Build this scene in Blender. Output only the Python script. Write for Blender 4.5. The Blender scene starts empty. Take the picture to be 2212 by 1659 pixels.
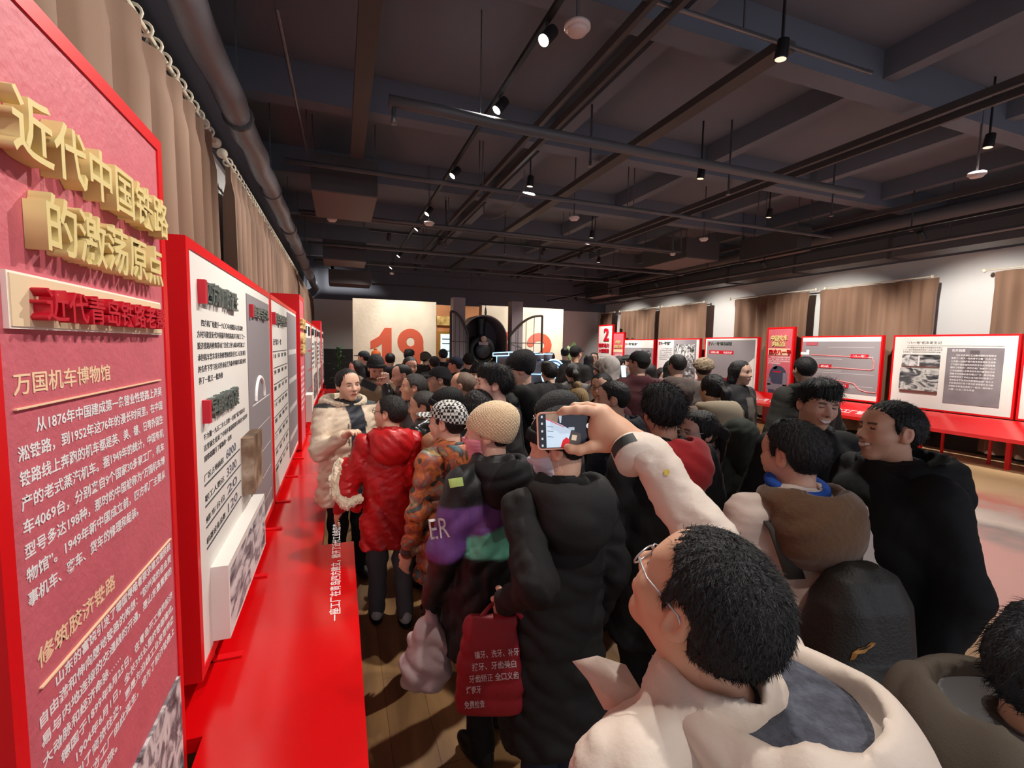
import bpy, math, random
import numpy as np
from mathutils import Vector, Matrix

random.seed(4)
SC = bpy.context.scene
COL = SC.collection

# ------------------------------------------------------------------ camera
FPX, CX, CY, CAMZ = 1000.0, 1106.0, 829.5, 1.85
_d = np.array([735 - CX, 740 - CY, FPX]); _d /= np.linalg.norm(_d)
_g = np.array([-224.0, 12100.0, FPX]); _g -= _d * _g.dot(_d); _g /= np.linalg.norm(_g)
_r = np.cross(_g, _d)
cam_data = bpy.data.cameras.new('camera')
cam_data.sensor_fit = 'HORIZONTAL'; cam_data.sensor_width = 36.0
cam_data.lens = 36.0 * FPX / 2212.0
cam_data.clip_start = 0.05; cam_data.clip_end = 100
cam = bpy.data.objects.new('camera', cam_data); COL.objects.link(cam)
_ax = [Vector((_r[i], _d[i], -_g[i])) for i in range(3)]     # image right, image down, forward in room axes
cam.matrix_world = Matrix(((_ax[0].x, -_ax[1].x, -_ax[2].x, 0), (_ax[0].y, -_ax[1].y, -_ax[2].y, 0),
                           (_ax[0].z, -_ax[1].z, -_ax[2].z, CAMZ), (0, 0, 0, 1)))
SC.camera = cam

def _ray(px, py):
    c = np.array([px - CX, py - CY, FPX])
    return np.array([c.dot(_r), c.dot(_d), -c.dot(_g)]) / FPX
def on(px, py, axis, val):
    """room point seen at a photo pixel, on the plane axis=val"""
    v = _ray(px, py); o = np.array([0, 0, CAMZ])
    return o + v * (val - o[axis]) / v[axis]
def at(px, py, depth):
    return np.array([0, 0, CAMZ]) + _ray(px, py) * depth

# ------------------------------------------------------------------ world, exposure
SC.view_settings.view_transform = 'Standard'; SC.view_settings.look = 'None'
SC.view_settings.gamma = 1.0; SC.view_settings.exposure = 0.0
SC.view_settings.use_curve_mapping = False
world = bpy.data.worlds.new('world'); SC.world = world; world.use_nodes = True
world.node_tree.nodes['Background'].inputs[0].default_value = (0.85, 0.88, 1.0, 1)
world.node_tree.nodes['Background'].inputs[1].default_value = 1.3

def light(name, kind, loc, aim, energy, color=(1, .95, .88), size=.05, spot=60, blend=.5, sy=None):
    l = bpy.data.lights.new(name, kind); l.energy = energy; l.color = color
    if kind == 'AREA':
        l.size = size
        if sy: l.shape = 'RECTANGLE'; l.size_y = sy
    else: l.shadow_soft_size = size
    if kind == 'SPOT': l.spot_size = math.radians(spot); l.spot_blend = blend
    o = bpy.data.objects.new(name, l); COL.objects.link(o)
    o.location = loc
    dv = Vector(aim) - Vector(loc); o.rotation_euler = dv.to_track_quat('-Z', 'Y').to_euler()
    return o

# ------------------------------------------------------------------ materials
def lin(c):
    return tuple(((x / 255 + .055) / 1.055) ** 2.4 if x / 255 > .04045 else x / 255 / 12.92 for x in c) + (1,)
MATS = {}
def mat(name, rgb, rough=.6, metal=0.0, bump=0, bscale=200, emit=0, ecol=None, var=0, vscale=6, sheen=0, stretch=None, coat=0, spec=.5, alpha=1, trans=0):
    if name in MATS: return MATS[name]
    m = bpy.data.materials.new(name); m.use_nodes = True; nt = m.node_tree
    b = nt.nodes['Principled BSDF']; c = lin(rgb)
    b.inputs['Base Color'].default_value = c; b.inputs['Roughness'].default_value = rough
    b.inputs['Metallic'].default_value = metal; b.inputs['Specular IOR Level'].default_value = spec
    if sheen: b.inputs['Sheen Weight'].default_value = sheen
    if coat: b.inputs['Coat Weight'].default_value = coat; b.inputs['Coat Roughness'].default_value = .15
    if alpha < 1: b.inputs['Alpha'].default_value = alpha
    if trans: b.inputs['Transmission Weight'].default_value = trans
    if emit:
        b.inputs['Emission Color'].default_value = lin(ecol or rgb); b.inputs['Emission Strength'].default_value = emit
    if bump or var:
        tc = nt.nodes.new('ShaderNodeTexCoord'); mp = nt.nodes.new('ShaderNodeMapping')
        nt.links.new(tc.outputs['Object'], mp.inputs[0])
        if stretch: mp.inputs['Scale'].default_value = stretch
    if var:
        n = nt.nodes.new('ShaderNodeTexNoise'); n.inputs['Scale'].default_value = vscale; n.inputs['Detail'].default_value = 5
        nt.links.new(mp.outputs[0], n.inputs[0])
        r = nt.nodes.new('ShaderNodeValToRGB')
        r.color_ramp.elements[0].position = .3; r.color_ramp.elements[1].position = .7
        r.color_ramp.elements[0].color = tuple(x * (1 - var) for x in c[:3]) + (1,)
        r.color_ramp.elements[1].color = tuple(min(1, x * (1 + var)) for x in c[:3]) + (1,)
        nt.links.new(n.outputs[0], r.inputs[0]); nt.links.new(r.outputs[0], b.inputs['Base Color'])
    if bump:
        n2 = nt.nodes.new('ShaderNodeTexNoise'); n2.inputs['Scale'].default_value = bscale; n2.inputs['Detail'].default_value = 3
        nt.links.new(mp.outputs[0], n2.inputs[0])
        bp = nt.nodes.new('ShaderNodeBump'); bp.inputs['Strength'].default_value = bump; bp.inputs['Distance'].default_value = .01
        nt.links.new(n2.outputs[0], bp.inputs['Height']); nt.links.new(bp.outputs[0], b.inputs['Normal'])
    MATS[name] = m; return m

def ramp_mat(name, tex, stops, scale=3, rough=.6, stretch=None, detail=8, dist=0, coord='Object', bump=0):
    """procedural picture: texture through a colour ramp"""
    if name in MATS: return MATS[name]
    m = bpy.data.materials.new(name); m.use_nodes = True; nt = m.node_tree; b = nt.nodes['Principled BSDF']
    b.inputs['Roughness'].default_value = rough
    tc = nt.nodes.new('ShaderNodeTexCoord'); mp = nt.nodes.new('ShaderNodeMapping')
    nt.links.new(tc.outputs[coord], mp.inputs[0])
    if stretch: mp.inputs['Scale'].default_value = stretch
    if tex == 'noise':
        t = nt.nodes.new('ShaderNodeTexNoise'); t.inputs['Detail'].default_value = detail; t.inputs['Distortion'].default_value = dist
    elif tex == 'checker': t = nt.nodes.new('ShaderNodeTexChecker'); t.inputs['Color1'].default_value = (1, 1, 1, 1); t.inputs['Color2'].default_value = (0, 0, 0, 1)
    elif tex == 'voronoi':
        t = nt.nodes.new('ShaderNodeTexVoronoi'); t.distance = 'CHEBYCHEV'
    else:
        t = nt.nodes.new('ShaderNodeTexWave'); t.inputs['Distortion'].default_value = dist; t.inputs['Detail'].default_value = 3
    t.inputs['Scale'].default_value = scale; nt.links.new(mp.outputs[0], t.inputs['Vector'])
    r = nt.nodes.new('ShaderNodeValToRGB'); e = r.color_ramp.elements
    while len(e) < len(stops): e.new(.5)
    for i, (p, c) in enumerate(stops): e[i].position = p; e[i].color = lin(c)
    nt.links.new(t.outputs[0], r.inputs[0]); nt.links.new(r.outputs[0], b.inputs['Base Color'])
    if bump:
        bp = nt.nodes.new('ShaderNodeBump'); bp.inputs['Strength'].default_value = bump; bp.inputs['Distance'].default_value = .01
        nt.links.new(t.outputs[0], bp.inputs['Height']); nt.links.new(bp.outputs[0], b.inputs['Normal'])
    MATS[name] = m; return m

RED = mat('frame_red', (222, 12, 22), .38, spec=.4)
REDB = mat('bench_red', (214, 6, 12), .2, spec=.6, coat=.8)
PINK = mat('panel_pink', (202, 98, 110), .6, bump=.25, bscale=60, var=.06, vscale=12)
WHITE = mat('board_white', (228, 222, 216), .6)
GREY = mat('board_grey', (140, 132, 136), .6)
LGREY = mat('board_light_grey', (205, 200, 200), .6)
GOLD = mat('gold', (226, 204, 140), .5)
CREAM = mat('cream_plate', (232, 205, 168), .6)
SALMON = mat('cream_ink', (246, 208, 170), .6)
INK = mat('ink', (52, 52, 56), .6)
PALEINK = mat('white_ink', (240, 236, 236), .6)
LETTER = mat('steel_letter', (108, 118, 114), .35, metal=.4)
DRED = mat('letter_red', (196, 14, 40), .45)
BLACK = mat('black_metal', (26, 26, 28), .5)
CEIL = mat('ceiling_paint', (104, 109, 121), .85)
DARKSTEEL = mat('dark_steel', (84, 84, 88), .5)
DARKBOX = mat('dark_box', (66, 62, 63), .6)
FOIL = mat('foil_wrap', (132, 134, 142), .42, metal=.2, bump=.6, bscale=9)
SILVER = mat('silver_pipe', (120, 120, 124), .35, metal=.7)
WALLW = mat('wall_white', (226, 224, 222), .8)
CURT = mat('curtain_brown', (122, 92, 72), .8, sheen=.2, bump=.12, bscale=300)
CREAMPL = mat('cream_plastic', (232, 222, 200), .4)
LAMPGLOW = mat('lamp_glow', (255, 244, 220), .4, emit=40); LAMPDIM = mat('lamp_dim', (255, 236, 205), .4, emit=1)
DETECT = mat('detector_white', (214, 196, 192), .5)
BWPHOTO = ramp_mat('old_photo', 'noise', [(.3, (30, 30, 34)), (.46, (110, 108, 110)), (.54, (200, 198, 198)), (.7, (232, 230, 228))], scale=7, detail=6, dist=1.5)
BWPHOTO2 = ramp_mat('old_photo_dark', 'noise', [(.32, (22, 22, 26)), (.5, (90, 88, 92)), (.62, (190, 188, 188))], scale=5, stretch=(1, 1, 2.5), detail=8, dist=.8)

# ------------------------------------------------------------------ mesh building
class MB:
    def __init__(s): s.v = []; s.f = []; s.mi = []; s.cur = 0
    def add(s, vs, fs):
        o = len(s.v); s.v.extend([tuple(float(c) for c in v) for v in vs])
        s.f.extend([tuple(i + o for i in f) for f in fs]); s.mi.extend([s.cur] * len(fs)); return s
    def box(s, a, b, bev=0):
        x0, y0, z0 = [min(a[i], b[i]) for i in range(3)]; x1, y1, z1 = [max(a[i], b[i]) for i in range(3)]
        vs = [(x0, y0, z0), (x1, y0, z0), (x1, y1, z0), (x0, y1, z0), (x0, y0, z1), (x1, y0, z1), (x1, y1, z1), (x0, y1, z1)]
        return s.add(vs, [(0, 3, 2, 1), (4, 5, 6, 7), (0, 1, 5, 4), (1, 2, 6, 5), (2, 3, 7, 6), (3, 0, 4, 7)])
    def tube(s, pts, rad, n=10, cap=True, closed=False):
        pts = [np.array(p, float) for p in pts]; m = len(pts)
        rads = [rad] * m if not hasattr(rad, '__len__') else rad
        vs = []; up = None
        for i in range(m):
            t = pts[(i + 1) % m] - pts[i - 1] if closed else pts[min(i + 1, m - 1)] - pts[max(i - 1, 0)]
            t = t / (np.linalg.norm(t) + 1e-9)
            if up is None:
                up = np.array([0, 0, 1.]) if abs(t[2]) < .9 else np.array([1., 0, 0])
            u = np.cross(t, up); u /= np.linalg.norm(u) + 1e-9; w = np.cross(u, t); up = w
            for k in range(n):
                a = 2 * math.pi * k / n
                vs.append(pts[i] + rads[i] * (math.cos(a) * u + math.sin(a) * w))
        fs = []
        for i in range(m if closed else m - 1):
            j = (i + 1) % m
            for k in range(n):
                fs.append((i * n + k, i * n + (k + 1) % n, j * n + (k + 1) % n, j * n + k))
        if cap and not closed: fs += [tuple(range(n))[::-1], tuple(range((m - 1) * n, m * n))]
        return s.add(vs, fs)
    def lathe(s, c, prof, axis=2, n=20):
        """prof: list of (radius, height) along axis from point c"""
        vs = []; e = [(1, 2), (2, 0), (0, 1)][axis]
        for r, h in prof:
            for k in range(n):
                a = 2 * math.pi * k / n; p = [0, 0, 0]
                p[axis] = h; p[e[0]] = r * math.cos(a); p[e[1]] = r * math.sin(a)
                vs.append([c[i] + p[i] for i in range(3)])
        fs = []
        for i in range(len(prof) - 1):
            for k in range(n): fs.append((i * n + k, i * n + (k + 1) % n, (i + 1) * n + (k + 1) % n, (i + 1) * n + k))
        fs += [tuple(range(n))[::-1], tuple(range((len(prof) - 1) * n, len(prof) * n))]
        return s.add(vs, fs)
    def grid(s, P):
        """P: array rows x cols x 3"""
        r, c = len(P), len(P[0]); vs = [P[i][j] for i in range(r) for j in range(c)]
        return s.add(vs, [(i * c + j, i * c + j + 1, (i + 1) * c + j + 1, (i + 1) * c + j) for i in range(r - 1) for j in range(c - 1)])

def link(name, me, m=None, parent=None, smooth=False):
    o = bpy.data.objects.new(name, me); COL.objects.link(o)
    if m is not None:
        for x in (m if isinstance(m, (list, tuple)) else [m]): me.materials.append(x)
    if smooth: me.shade_smooth()
    if parent is not None: o.parent = parent
    return o
def base_of(parent):
    p = np.zeros(3)
    while parent is not None: p += np.array(parent.location); parent = parent.parent
    return p
def obj(name, mb, m, parent=None, smooth=False, origin=None):
    """link mesh data given in room coordinates; origin (or the parent's place) becomes the object's own zero"""
    me = bpy.data.meshes.new(name)
    pb = base_of(parent); v = np.array(mb.v, float)
    org = np.array(origin, float) if origin is not None else (pb if parent is not None else v.mean(0) * [1, 1, 0] + [0, 0, v[:, 2].min()])
    me.from_pydata((v - org).tolist(), [], mb.f)
    o = link(name, me, m, parent, smooth); o.location = org - pb
    if isinstance(m, (list, tuple)): me.polygons.foreach_set('material_index', mb.mi)
    return o
def tag(o, label=None, cat=None, group=None, kind=None):
    for k, v in (('label', label), ('category', cat), ('group', group), ('kind', kind)):
        if v: o[k] = v
    return o
def empty(name, loc, label, cat, group=None):
    o = bpy.data.objects.new(name, None); COL.objects.link(o); o.location = loc; o.empty_display_size = .1
    return tag(o, label, cat, group)
def copy_thing(o, label=None):
    c = o.copy(); COL.objects.link(c)
    for ch in o.children:
        k = ch.copy(); COL.objects.link(k); k.parent = c
        for g in ch.children:
            q = g.copy(); COL.objects.link(q); q.parent = k
    if label: c['label'] = label
    return c
def box(name, a, b, m, parent=None, **k): return obj(name, MB().box(a, b), m, parent, **k)

# text laid on a plane: origin, right and up directions in the room
def text(name, s, org, right, up, height, m, parent, width=None, extrude=0.0004, bold=.008, align='LEFT', line=1.0, shear=0, fine=2):
    cu = bpy.data.curves.new('t', 'FONT'); cu.body = s; cu.size = 1.0; cu.extrude = 0; cu.offset = bold
    cu.align_x = align; cu.space_line = line; cu.resolution_u = fine; cu.shear = shear
    o = bpy.data.objects.new('t', cu); COL.objects.link(o)
    o.data.extrude = .5
    dg = bpy.context.evaluated_depsgraph_get(); ev = o.evaluated_get(dg)
    me = bpy.data.meshes.new_from_object(ev); bpy.data.objects.remove(o); bpy.data.curves.remove(cu)
    n = len(me.vertices); v = np.empty(n * 3); me.vertices.foreach_get('co', v); v = v.reshape(-1, 3)
    r = np.array(right, float); u = np.array(up, float); w = np.cross(r, u)
    lo = v.min(0); hi = v.max(0); nl = s.count('\n') + 1
    sx = width / (hi[0] - lo[0]) if width else height / .92
    sy = height / (hi[1] - lo[1]) if nl > 1 or width else height / .92
    pb = base_of(parent)
    if align == 'LEFT': x = (v[:, 0] - (lo[0] if width else 0)) * sx
    else: x = (v[:, 0] - (lo[0] + hi[0]) / 2) * sx
    y = (v[:, 1] - (lo[1] if width or nl > 1 else -.1)) * sy; z = (v[:, 2] + .5) * extrude
    P = np.outer(x, r) + np.outer(y, u) + np.outer(z, w) + np.array(org) - pb
    me.vertices.foreach_set('co', P.ravel()); me.update()
    me.materials.clear()
    return link(name, me, m, parent)
# ------------------------------------------------------------------ lights
XL, XR = -1.1, 11.15            # side walls
# spots on the long track aim at the left boards, a second row at the right boards, warm floods on the year wall
LIGHTS = []
for i, (y, ay) in enumerate([(-.6, .6), (1.1, 1.3), (3.28, 2.6), (4.35, 4.2), (6.2, 5.9), (8.13, 7.8), (9.29, 9.6), (12.27, 12.2), (14.2, 14.2)]):
    LIGHTS.append((1.44, y, 4.1, (-.5, ay, 1.75), 150 if y < 2 else 320, 88))
for y in (2.2, 4.6, 7.4, 10.9, 13.2, 15.6):
    LIGHTS.append((8.3, y, 3.62, (10.6, y + .3, 1.8), 430, 84))
for x, y in ((3.3, 2.9), (2.6, 6.4), (4.6, 5.2), (5.0, 8.8), (7.0, 6.2), (6.8, 3.2), (6.6, 11.2)):  # downlights added to brighten the crowd, not fixtures of the hall
    LIGHTS.append((x, y, 4.2, (x - .25, y + .35, 0), 420, 100))
for x in (1.0, 2.1, 4.6, 5.6):
    LIGHTS.append((x, 10.4, 4.1, (x, 12.3, 2.3), 210, 70))
LIGHTS.append((-.2, 15.2, 4.1, (-.2, 18, 2.6), 520, 80))

# ------------------------------------------------------------------ room shell
def floor_material():
    m = bpy.data.materials.new('floor'); m.use_nodes = True; nt = m.node_tree; b = nt.nodes['Principled BSDF']; N = nt.nodes.new; L = nt.links.new
    tc = N('ShaderNodeTexCoord'); mp = N('ShaderNodeMapping'); mp.inputs['Scale'].default_value = (1, .14, 1); L(tc.outputs['Object'], mp.inputs[0])
    n1 = N('ShaderNodeTexNoise'); n1.inputs['Scale'].default_value = 7; n1.inputs['Detail'].default_value = 8; n1.inputs['Distortion'].default_value = .4; L(mp.outputs[0], n1.inputs[0])
    r1 = N('ShaderNodeValToRGB'); e = r1.color_ramp.elements
    e[0].position = .3; e[0].color = lin((112, 78, 48)); e[1].position = .72; e[1].color = lin((190, 146, 98)); L(n1.outputs[0], r1.inputs[0])
    br = N('ShaderNodeTexBrick'); br.inputs['Scale'].default_value = 1; br.inputs['Brick Width'].default_value = 1.25; br.inputs['Row Height'].default_value = .2
    br.inputs['Mortar Size'].default_value = .002; br.inputs['Color1'].default_value = (1, 1, 1, 1); br.inputs['Color2'].default_value = (.82, .82, .82, 1); br.inputs['Mortar'].default_value = (.35, .3, .28, 1)
    rot = N('ShaderNodeMapping'); rot.inputs['Rotation'].default_value = (0, 0, math.pi / 2); L(tc.outputs['Object'], rot.inputs[0]); L(rot.outputs[0], br.inputs[0])
    mx = N('ShaderNodeMixRGB'); mx.blend_type = 'MULTIPLY'; mx.inputs[0].default_value = .8; L(r1.outputs[0], mx.inputs[1]); L(br.outputs[0], mx.inputs[2])
    # colour bands beside the right bench: pink field, ragged grey strip, red band
    sp = N('ShaderNodeSeparateXYZ'); L(tc.outputs['Object'], sp.inputs[0])
    n2 = N('ShaderNodeTexNoise'); n2.inputs['Scale'].default_value = 1.6; n2.inputs['Detail'].default_value = 7; L(tc.outputs['Object'], n2.inputs[0])
    ma = N('ShaderNodeMath'); ma.operation = 'MULTIPLY_ADD'; ma.inputs[1].default_value = 1.3; L(n2.outputs[0], ma.inputs[0]); L(sp.outputs[0], ma.inputs[2])
    r2 = N('ShaderNodeValToRGB'); mr = N('ShaderNodeMapRange'); mr.inputs[1].default_value = 3.0; mr.inputs[2].default_value = 11.0; L(ma.outputs[0], mr.inputs[0]); L(mr.outputs[0], r2.inputs[0])
    stops = [(.0, (176, 128, 120)), (.46, (182, 132, 126)), (.5, (128, 116, 112)), (.56, (196, 180, 168)), (.62, (176, 160, 150)), (.66, (190, 108, 92)), (.7, (196, 142, 112)), (.76, (206, 170, 128)), (1, (206, 172, 128))]
    e = r2.color_ramp.elements
    while len(e) < len(stops): e.new(.5)
    for i, (p, c) in enumerate(stops): e[i].position = p; e[i].color = lin(c)
    mk = N('ShaderNodeMapRange'); mk.inputs[1].default_value = 4.0; mk.inputs[2].default_value = 4.6; L(sp.outputs[0], mk.inputs[0])
    my = N('ShaderNodeMapRange'); my.inputs[1].default_value = 7.6; my.inputs[2].default_value = 6.8; L(sp.outputs[1], my.inputs[0])
    mu = N('ShaderNodeMath'); mu.operation = 'MULTIPLY'; L(mk.outputs[0], mu.inputs[0]); L(my.outputs[0], mu.inputs[1])
    m2 = N('ShaderNodeMixRGB'); L(mu.outputs[0], m2.inputs[0]); L(mx.outputs[0], m2.inputs[1]); L(r2.outputs[0], m2.inputs[2])
    L(m2.outputs[0], b.inputs['Base Color']); b.inputs['Roughness'].default_value = .42
    return m
def struct(name, a, b, m): return tag(box(name, a, b, m, origin=(0, 0, 0)), kind='structure')
struct('floor', (XL, -6, -.1), (XR, 20.2, 0), floor_material())
struct('ceiling', (XL - .2, -6, 4.9), (XR + .2, 20.2, 5.0), CEIL)
struct('wall_left', (XL - .2, -6, 0), (XL, 20.2, 4.9), WALLW)
wr = struct('wall_right', (XR, -6, 0), (XR + .2, 20.2, 4.9), WALLW)
struct('wall_back', (XL, 18.2, 0), (XR, 18.4, 4.9), WALLW)
struct('bench_shade_board', (XR - .06, -6, 0), (XR, 18.2, .75), mat('bench_shade_dark', (30, 25, 24), .5))  # dark board added to paint in the shade under the right bench
# dark wall above the curtain line, as painted with the ceiling
struct('trim_1', (XL, -6, 3.6), (XL + .012, 18.2, 4.9), CEIL)
struct('trim_2', (XR - .012, -6, 3.75), (XR, 18.2, 4.9), CEIL)
struct('trim_3', (XL, 18.185, 3.4), (XR, 18.2, 4.9), CEIL)
struct('door_1', (XL + .25, 18.15, 0), (.9, 18.2, 1.62), mat('dark_door', (34, 26, 28), .5))

# ------------------------------------------------------------------ ceiling structure and services
for i in range(9):
    y = .9 + 2.45 * i
    tag(box('ceiling_beam', (XL, y, 4.5), (XR, y + .22, 4.9), CEIL), kind='structure')
for i, x in enumerate((2.7, 5.2, 7.4, 9.2)):
    tag(box('ceiling_joist', (x, -6, 4.62), (x + .16, 18.2, 4.9), CEIL), kind='structure')
def thing(o, label, cat, group=None): return tag(o, label, cat, group)
# wrapped duct above the left curtains
e = empty('wrapped_duct', (-.78, 8, 3.72), 'silver foil wrapped round duct running above the left curtains', 'duct')
mb = MB(); pts = [(-.78 + .012 * math.sin(i * 1.7), -.5 + i * .3, 3.72 + .012 * math.sin(i * 2.3)) for i in range(62)]
mb.tube(pts, [.105 + .008 * math.sin(i * 2.9) for i in range(62)], 14); obj('pipe_wrap', mb, FOIL, e, True)
for i in range(9):
    y = .6 + i * 2; obj('duct_strap', MB().lathe((-.78, y, 3.72), [(.118, -.02), (.122, 0), (.118, .02)], 1, 16), DARKSTEEL, e)
    box('hanger_rod', (-.787, y - .006, 3.82), (-.773, y + .006, 4.9), DARKSTEEL, e)
def pipe(name, label, pts, r, m, cat='pipe', group=None, hang=()):
    mid = np.array(pts[len(pts) // 2], float)
    e = empty(name, tuple(mid), label, cat, group)
    obj('pipe_run', MB().tube(pts, r, 10), m, e, True)
    for h in hang: box('hanger_rod', (h[0] - .006, h[1] - .006, h[2]), (h[0] + .006, h[1] + .006, 4.9), m, e)
    return e
pipe('conduit', 'thin grey conduit crossing the dark ceiling nearest the viewer', [(-1.0, 3.0, 4.35), (4.5, 3.0, 4.35)], .018, SILVER, hang=[(0, 3.0, 4.35), (3, 3.0, 4.35)])
a = on(598, 20, 2, 4.2); b = on(663, 330, 2, 4.2)
pipe('conduit', 'thin grey conduit running lengthwise near the left curtains', [tuple(a), tuple(b)], .014, SILVER, hang=[tuple(a), tuple(b)])
e = empty('hanging_pipe', (.96, 4.33, 3.95), 'thick dark pipe hanging crosswise, lit at its right end by the spotlight', 'pipe')
obj('pipe_run', MB().tube([(.42, 4.33, 3.95), (.9, 4.33, 3.95), (1.55, 4.33, 3.93), (6.5, 4.33, 3.93)], .05, 12), DARKSTEEL, e, True)
obj('drop_elbow', MB().tube([(.46, 4.33, 3.93), (.46, 4.33, 3.82), (.46, 4.33, 3.76)], [.02, .018, .026], 8), SILVER, e, True)
box('hanger_rod', (1.24, 4.325, 4.0), (1.25, 4.335, 4.9), SILVER, e)
for k, (x0, x1, y, z, r) in enumerate([(-.62, 8.9, 6.45, 4.05, .03), (-.62, 8.9, 6.62, 4.12, .02), (-.62, 7.2, 8.66, 4.02, .03), (-.62, 7.2, 8.95, 4.05, .022), (-.62, 9.35, 11.1, 3.99, .035), (-.62, 9.35, 11.4, 4.03, .02), (-.62, 8.8, 13.4, 4.0, .03), (1.0, 9.35, 16.2, 3.8, .03)]):
    names = ['before the second ceiling beam', 'just behind the first cross pipe', 'beyond the air conditioning box', 'slim one beyond the air conditioning box', 'in front of the year wall', 'slim one in front of the year wall', 'above the year wall', 'farthest of all, above the far end']
    pipe('cross_pipe', 'dark pipe crossing the ceiling, ' + names[k], [(x0, y, z), (x1, y, z)], r, DARKSTEEL, group='cross pipes', hang=[(1.9, y, z), (4.4, y, z), (7.2, y, z)])
for k, (x, y0, y1, z) in enumerate([(.15, -1, 6.6, 4.25), (2.1, .5, 14, 4.3), (2.3, .5, 14, 4.3), (3.4, 3, 16, 4.32), (5.8, 1, 16, 4.3), (6.05, 1, 16, 4.3), (8.9, 0, 17, 4.25)]):
    w = .16 if k in (0, 3) else .045
    lb = ['wide dark cable tray running lengthwise left of the spotlight track', 'narrow dark channel just right of the spotlight track', 'second narrow dark channel right of the spotlight track', 'wide dark cable tray over the middle of the hall', 'narrow dark channel over the right half of the crowd', 'second narrow dark channel over the right half of the crowd', 'narrow dark channel near the right hand wall ducts'][k]
    tag(box('cable_tray', (x, y0, z), (x + w, y1, z + .08), DARKBOX), lb, 'cable tray', 'cable trays')
# square air units
def air_unit(a, b, label, grille=False):
    c = ((a[0] + b[0]) / 2, (a[1] + b[1]) / 2, a[2]); e = empty('air_unit', c, label, 'air conditioner', 'ceiling air units')
    box('casing', (a[0], a[1], a[2] + .02), b, DARKBOX, e); box('bottom_tray', (a[0] + .01, a[1] + .01, a[2]), (b[0] - .01, b[1] - .01, a[2] + .02), mat('mauve_tray', (92, 78, 78), .6), e)
    for sx in (a[0] + .03, b[0] - .03):
        for sy in (a[1] + .03, b[1] - .03): box('hanger_rod', (sx - .007, sy - .007, b[2]), (sx + .007, sy + .007, 4.9), SILVER, e)
    if grille:
        for i in range(7): box('louvre', (a[0] - .01, a[1] + .06, a[2] + .06 + i * .05), (a[0], b[1] - .06, a[2] + .075 + i * .05), SILVER, e)
    return e
air_unit((-.35, 7.0, 3.9), (.52, 8.45, 4.4), 'large square dark air unit hanging nearest, left of the spotlights')
air_unit((-.35, 11.6, 3.75), (.6, 12.6, 4.2), 'second square air unit hanging behind the large one at left')
air_unit((-.3, 14.8, 3.6), (.9, 15.8, 4.0), 'far square air unit over the white end wall at left')
air_unit((7.3, 8.6, 3.9), (8.25, 10.2, 4.35), 'square reddish brown air unit hanging toward the right wall')
air_unit((8.45, 6.8, 3.85), (8.85, 8.2, 4.3), 'square dark air unit beside the long right hand duct')
air_unit((8.4, 13.6, 3.62), (8.85, 15.1, 4.1), 'slim dark fan unit with pale grille above the far right boards', True)
e = empty('rectangular_duct', (10.2, 6, 3.6), 'long dark rectangular duct above the right hand curtains', 'duct')
box('duct_body', (9.95, -4, 3.68), (10.5, 17.5, 4.05), DARKSTEEL, e)
for i in range(10): box('duct_flange', (9.92, -2 + i * 2, 3.65), (10.53, -1.95 + i * 2, 4.08), DARKBOX, e)
pipe('round_duct', 'round dark duct beside the long rectangular one at right', [(9.55, -3, 4.2), (9.55, 17, 4.2)], .13, DARKSTEEL, 'duct')
pipe('thin_pipe', 'thin dark pipe under the round duct at right', [(9.75, -3, 3.8), (9.75, 17, 3.8)], .03, SILVER, hang=[(9.75, 5, 3.8), (9.75, 10, 3.8)])
# loose cables
def cable(pts, label): tag(obj('loose_cable', MB().tube(pts, .008, 6), mat('cable_grey', (110, 108, 104), .6), None, True), label, 'cable')
A = on(1132, 412, 2, 4.3); B = on(1045, 472, 2, 4.1)
cable([A * [1, 1, 0] + [0, 0, 4.9]] + [A + (B - A) * t + np.array([0, 0, -.16 * math.sin(math.pi * t)]) for t in np.linspace(0, 1, 10)] + [B * [1, 1, 0] + [0, 0, 4.9]], 'pale loose cable sagging in an arc from the mid ceiling')
# detectors
def detector(p, r, label):
    e = empty('smoke_detector', tuple(p), label, 'smoke detector', 'ceiling detectors')
    obj('base_ring', MB().lathe(p, [(r, .03), (r * 1.02, .01), (r * .9, 0)], 2, 20), DETECT, e, True)
    obj('sensor_head', MB().lathe(p, [(r * .85, .002), (r * .7, -.02), (r * .1, -.024)], 2, 20), DETECT, e, True)
    box('drop_rod', (p[0] - .008, p[1] - .008, p[2] + .03), (p[0] + .008, p[1] + .008, 4.9), DARKSTEEL, e)
for (px, py), r, lb in [((1247, 65), .085, 'largest pinkish round detector beside the nearest spotlight'), ((2110, 379), .085, 'round white detector at the far right of the ceiling'), ((1240, 473), .085, 'flat round detector in the middle of the ceiling, right of the spotlights'), ((1520, 518), .08, 'round detector above the third right hand board'), ((1453, 550), .06, 'small pinkish detector left of the reddish air unit'), ((927, 484), .09, 'pinkish round detector just under the second bright spotlight'), ((717, 476), .08, 'pinkish detector tucked under the large left air unit'), ((847, 592), .07, 'small orange lit detector left of the far spotlights')]:
    detector(on(px, py, 2, 3.92), r, lb)
spr = None
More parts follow.
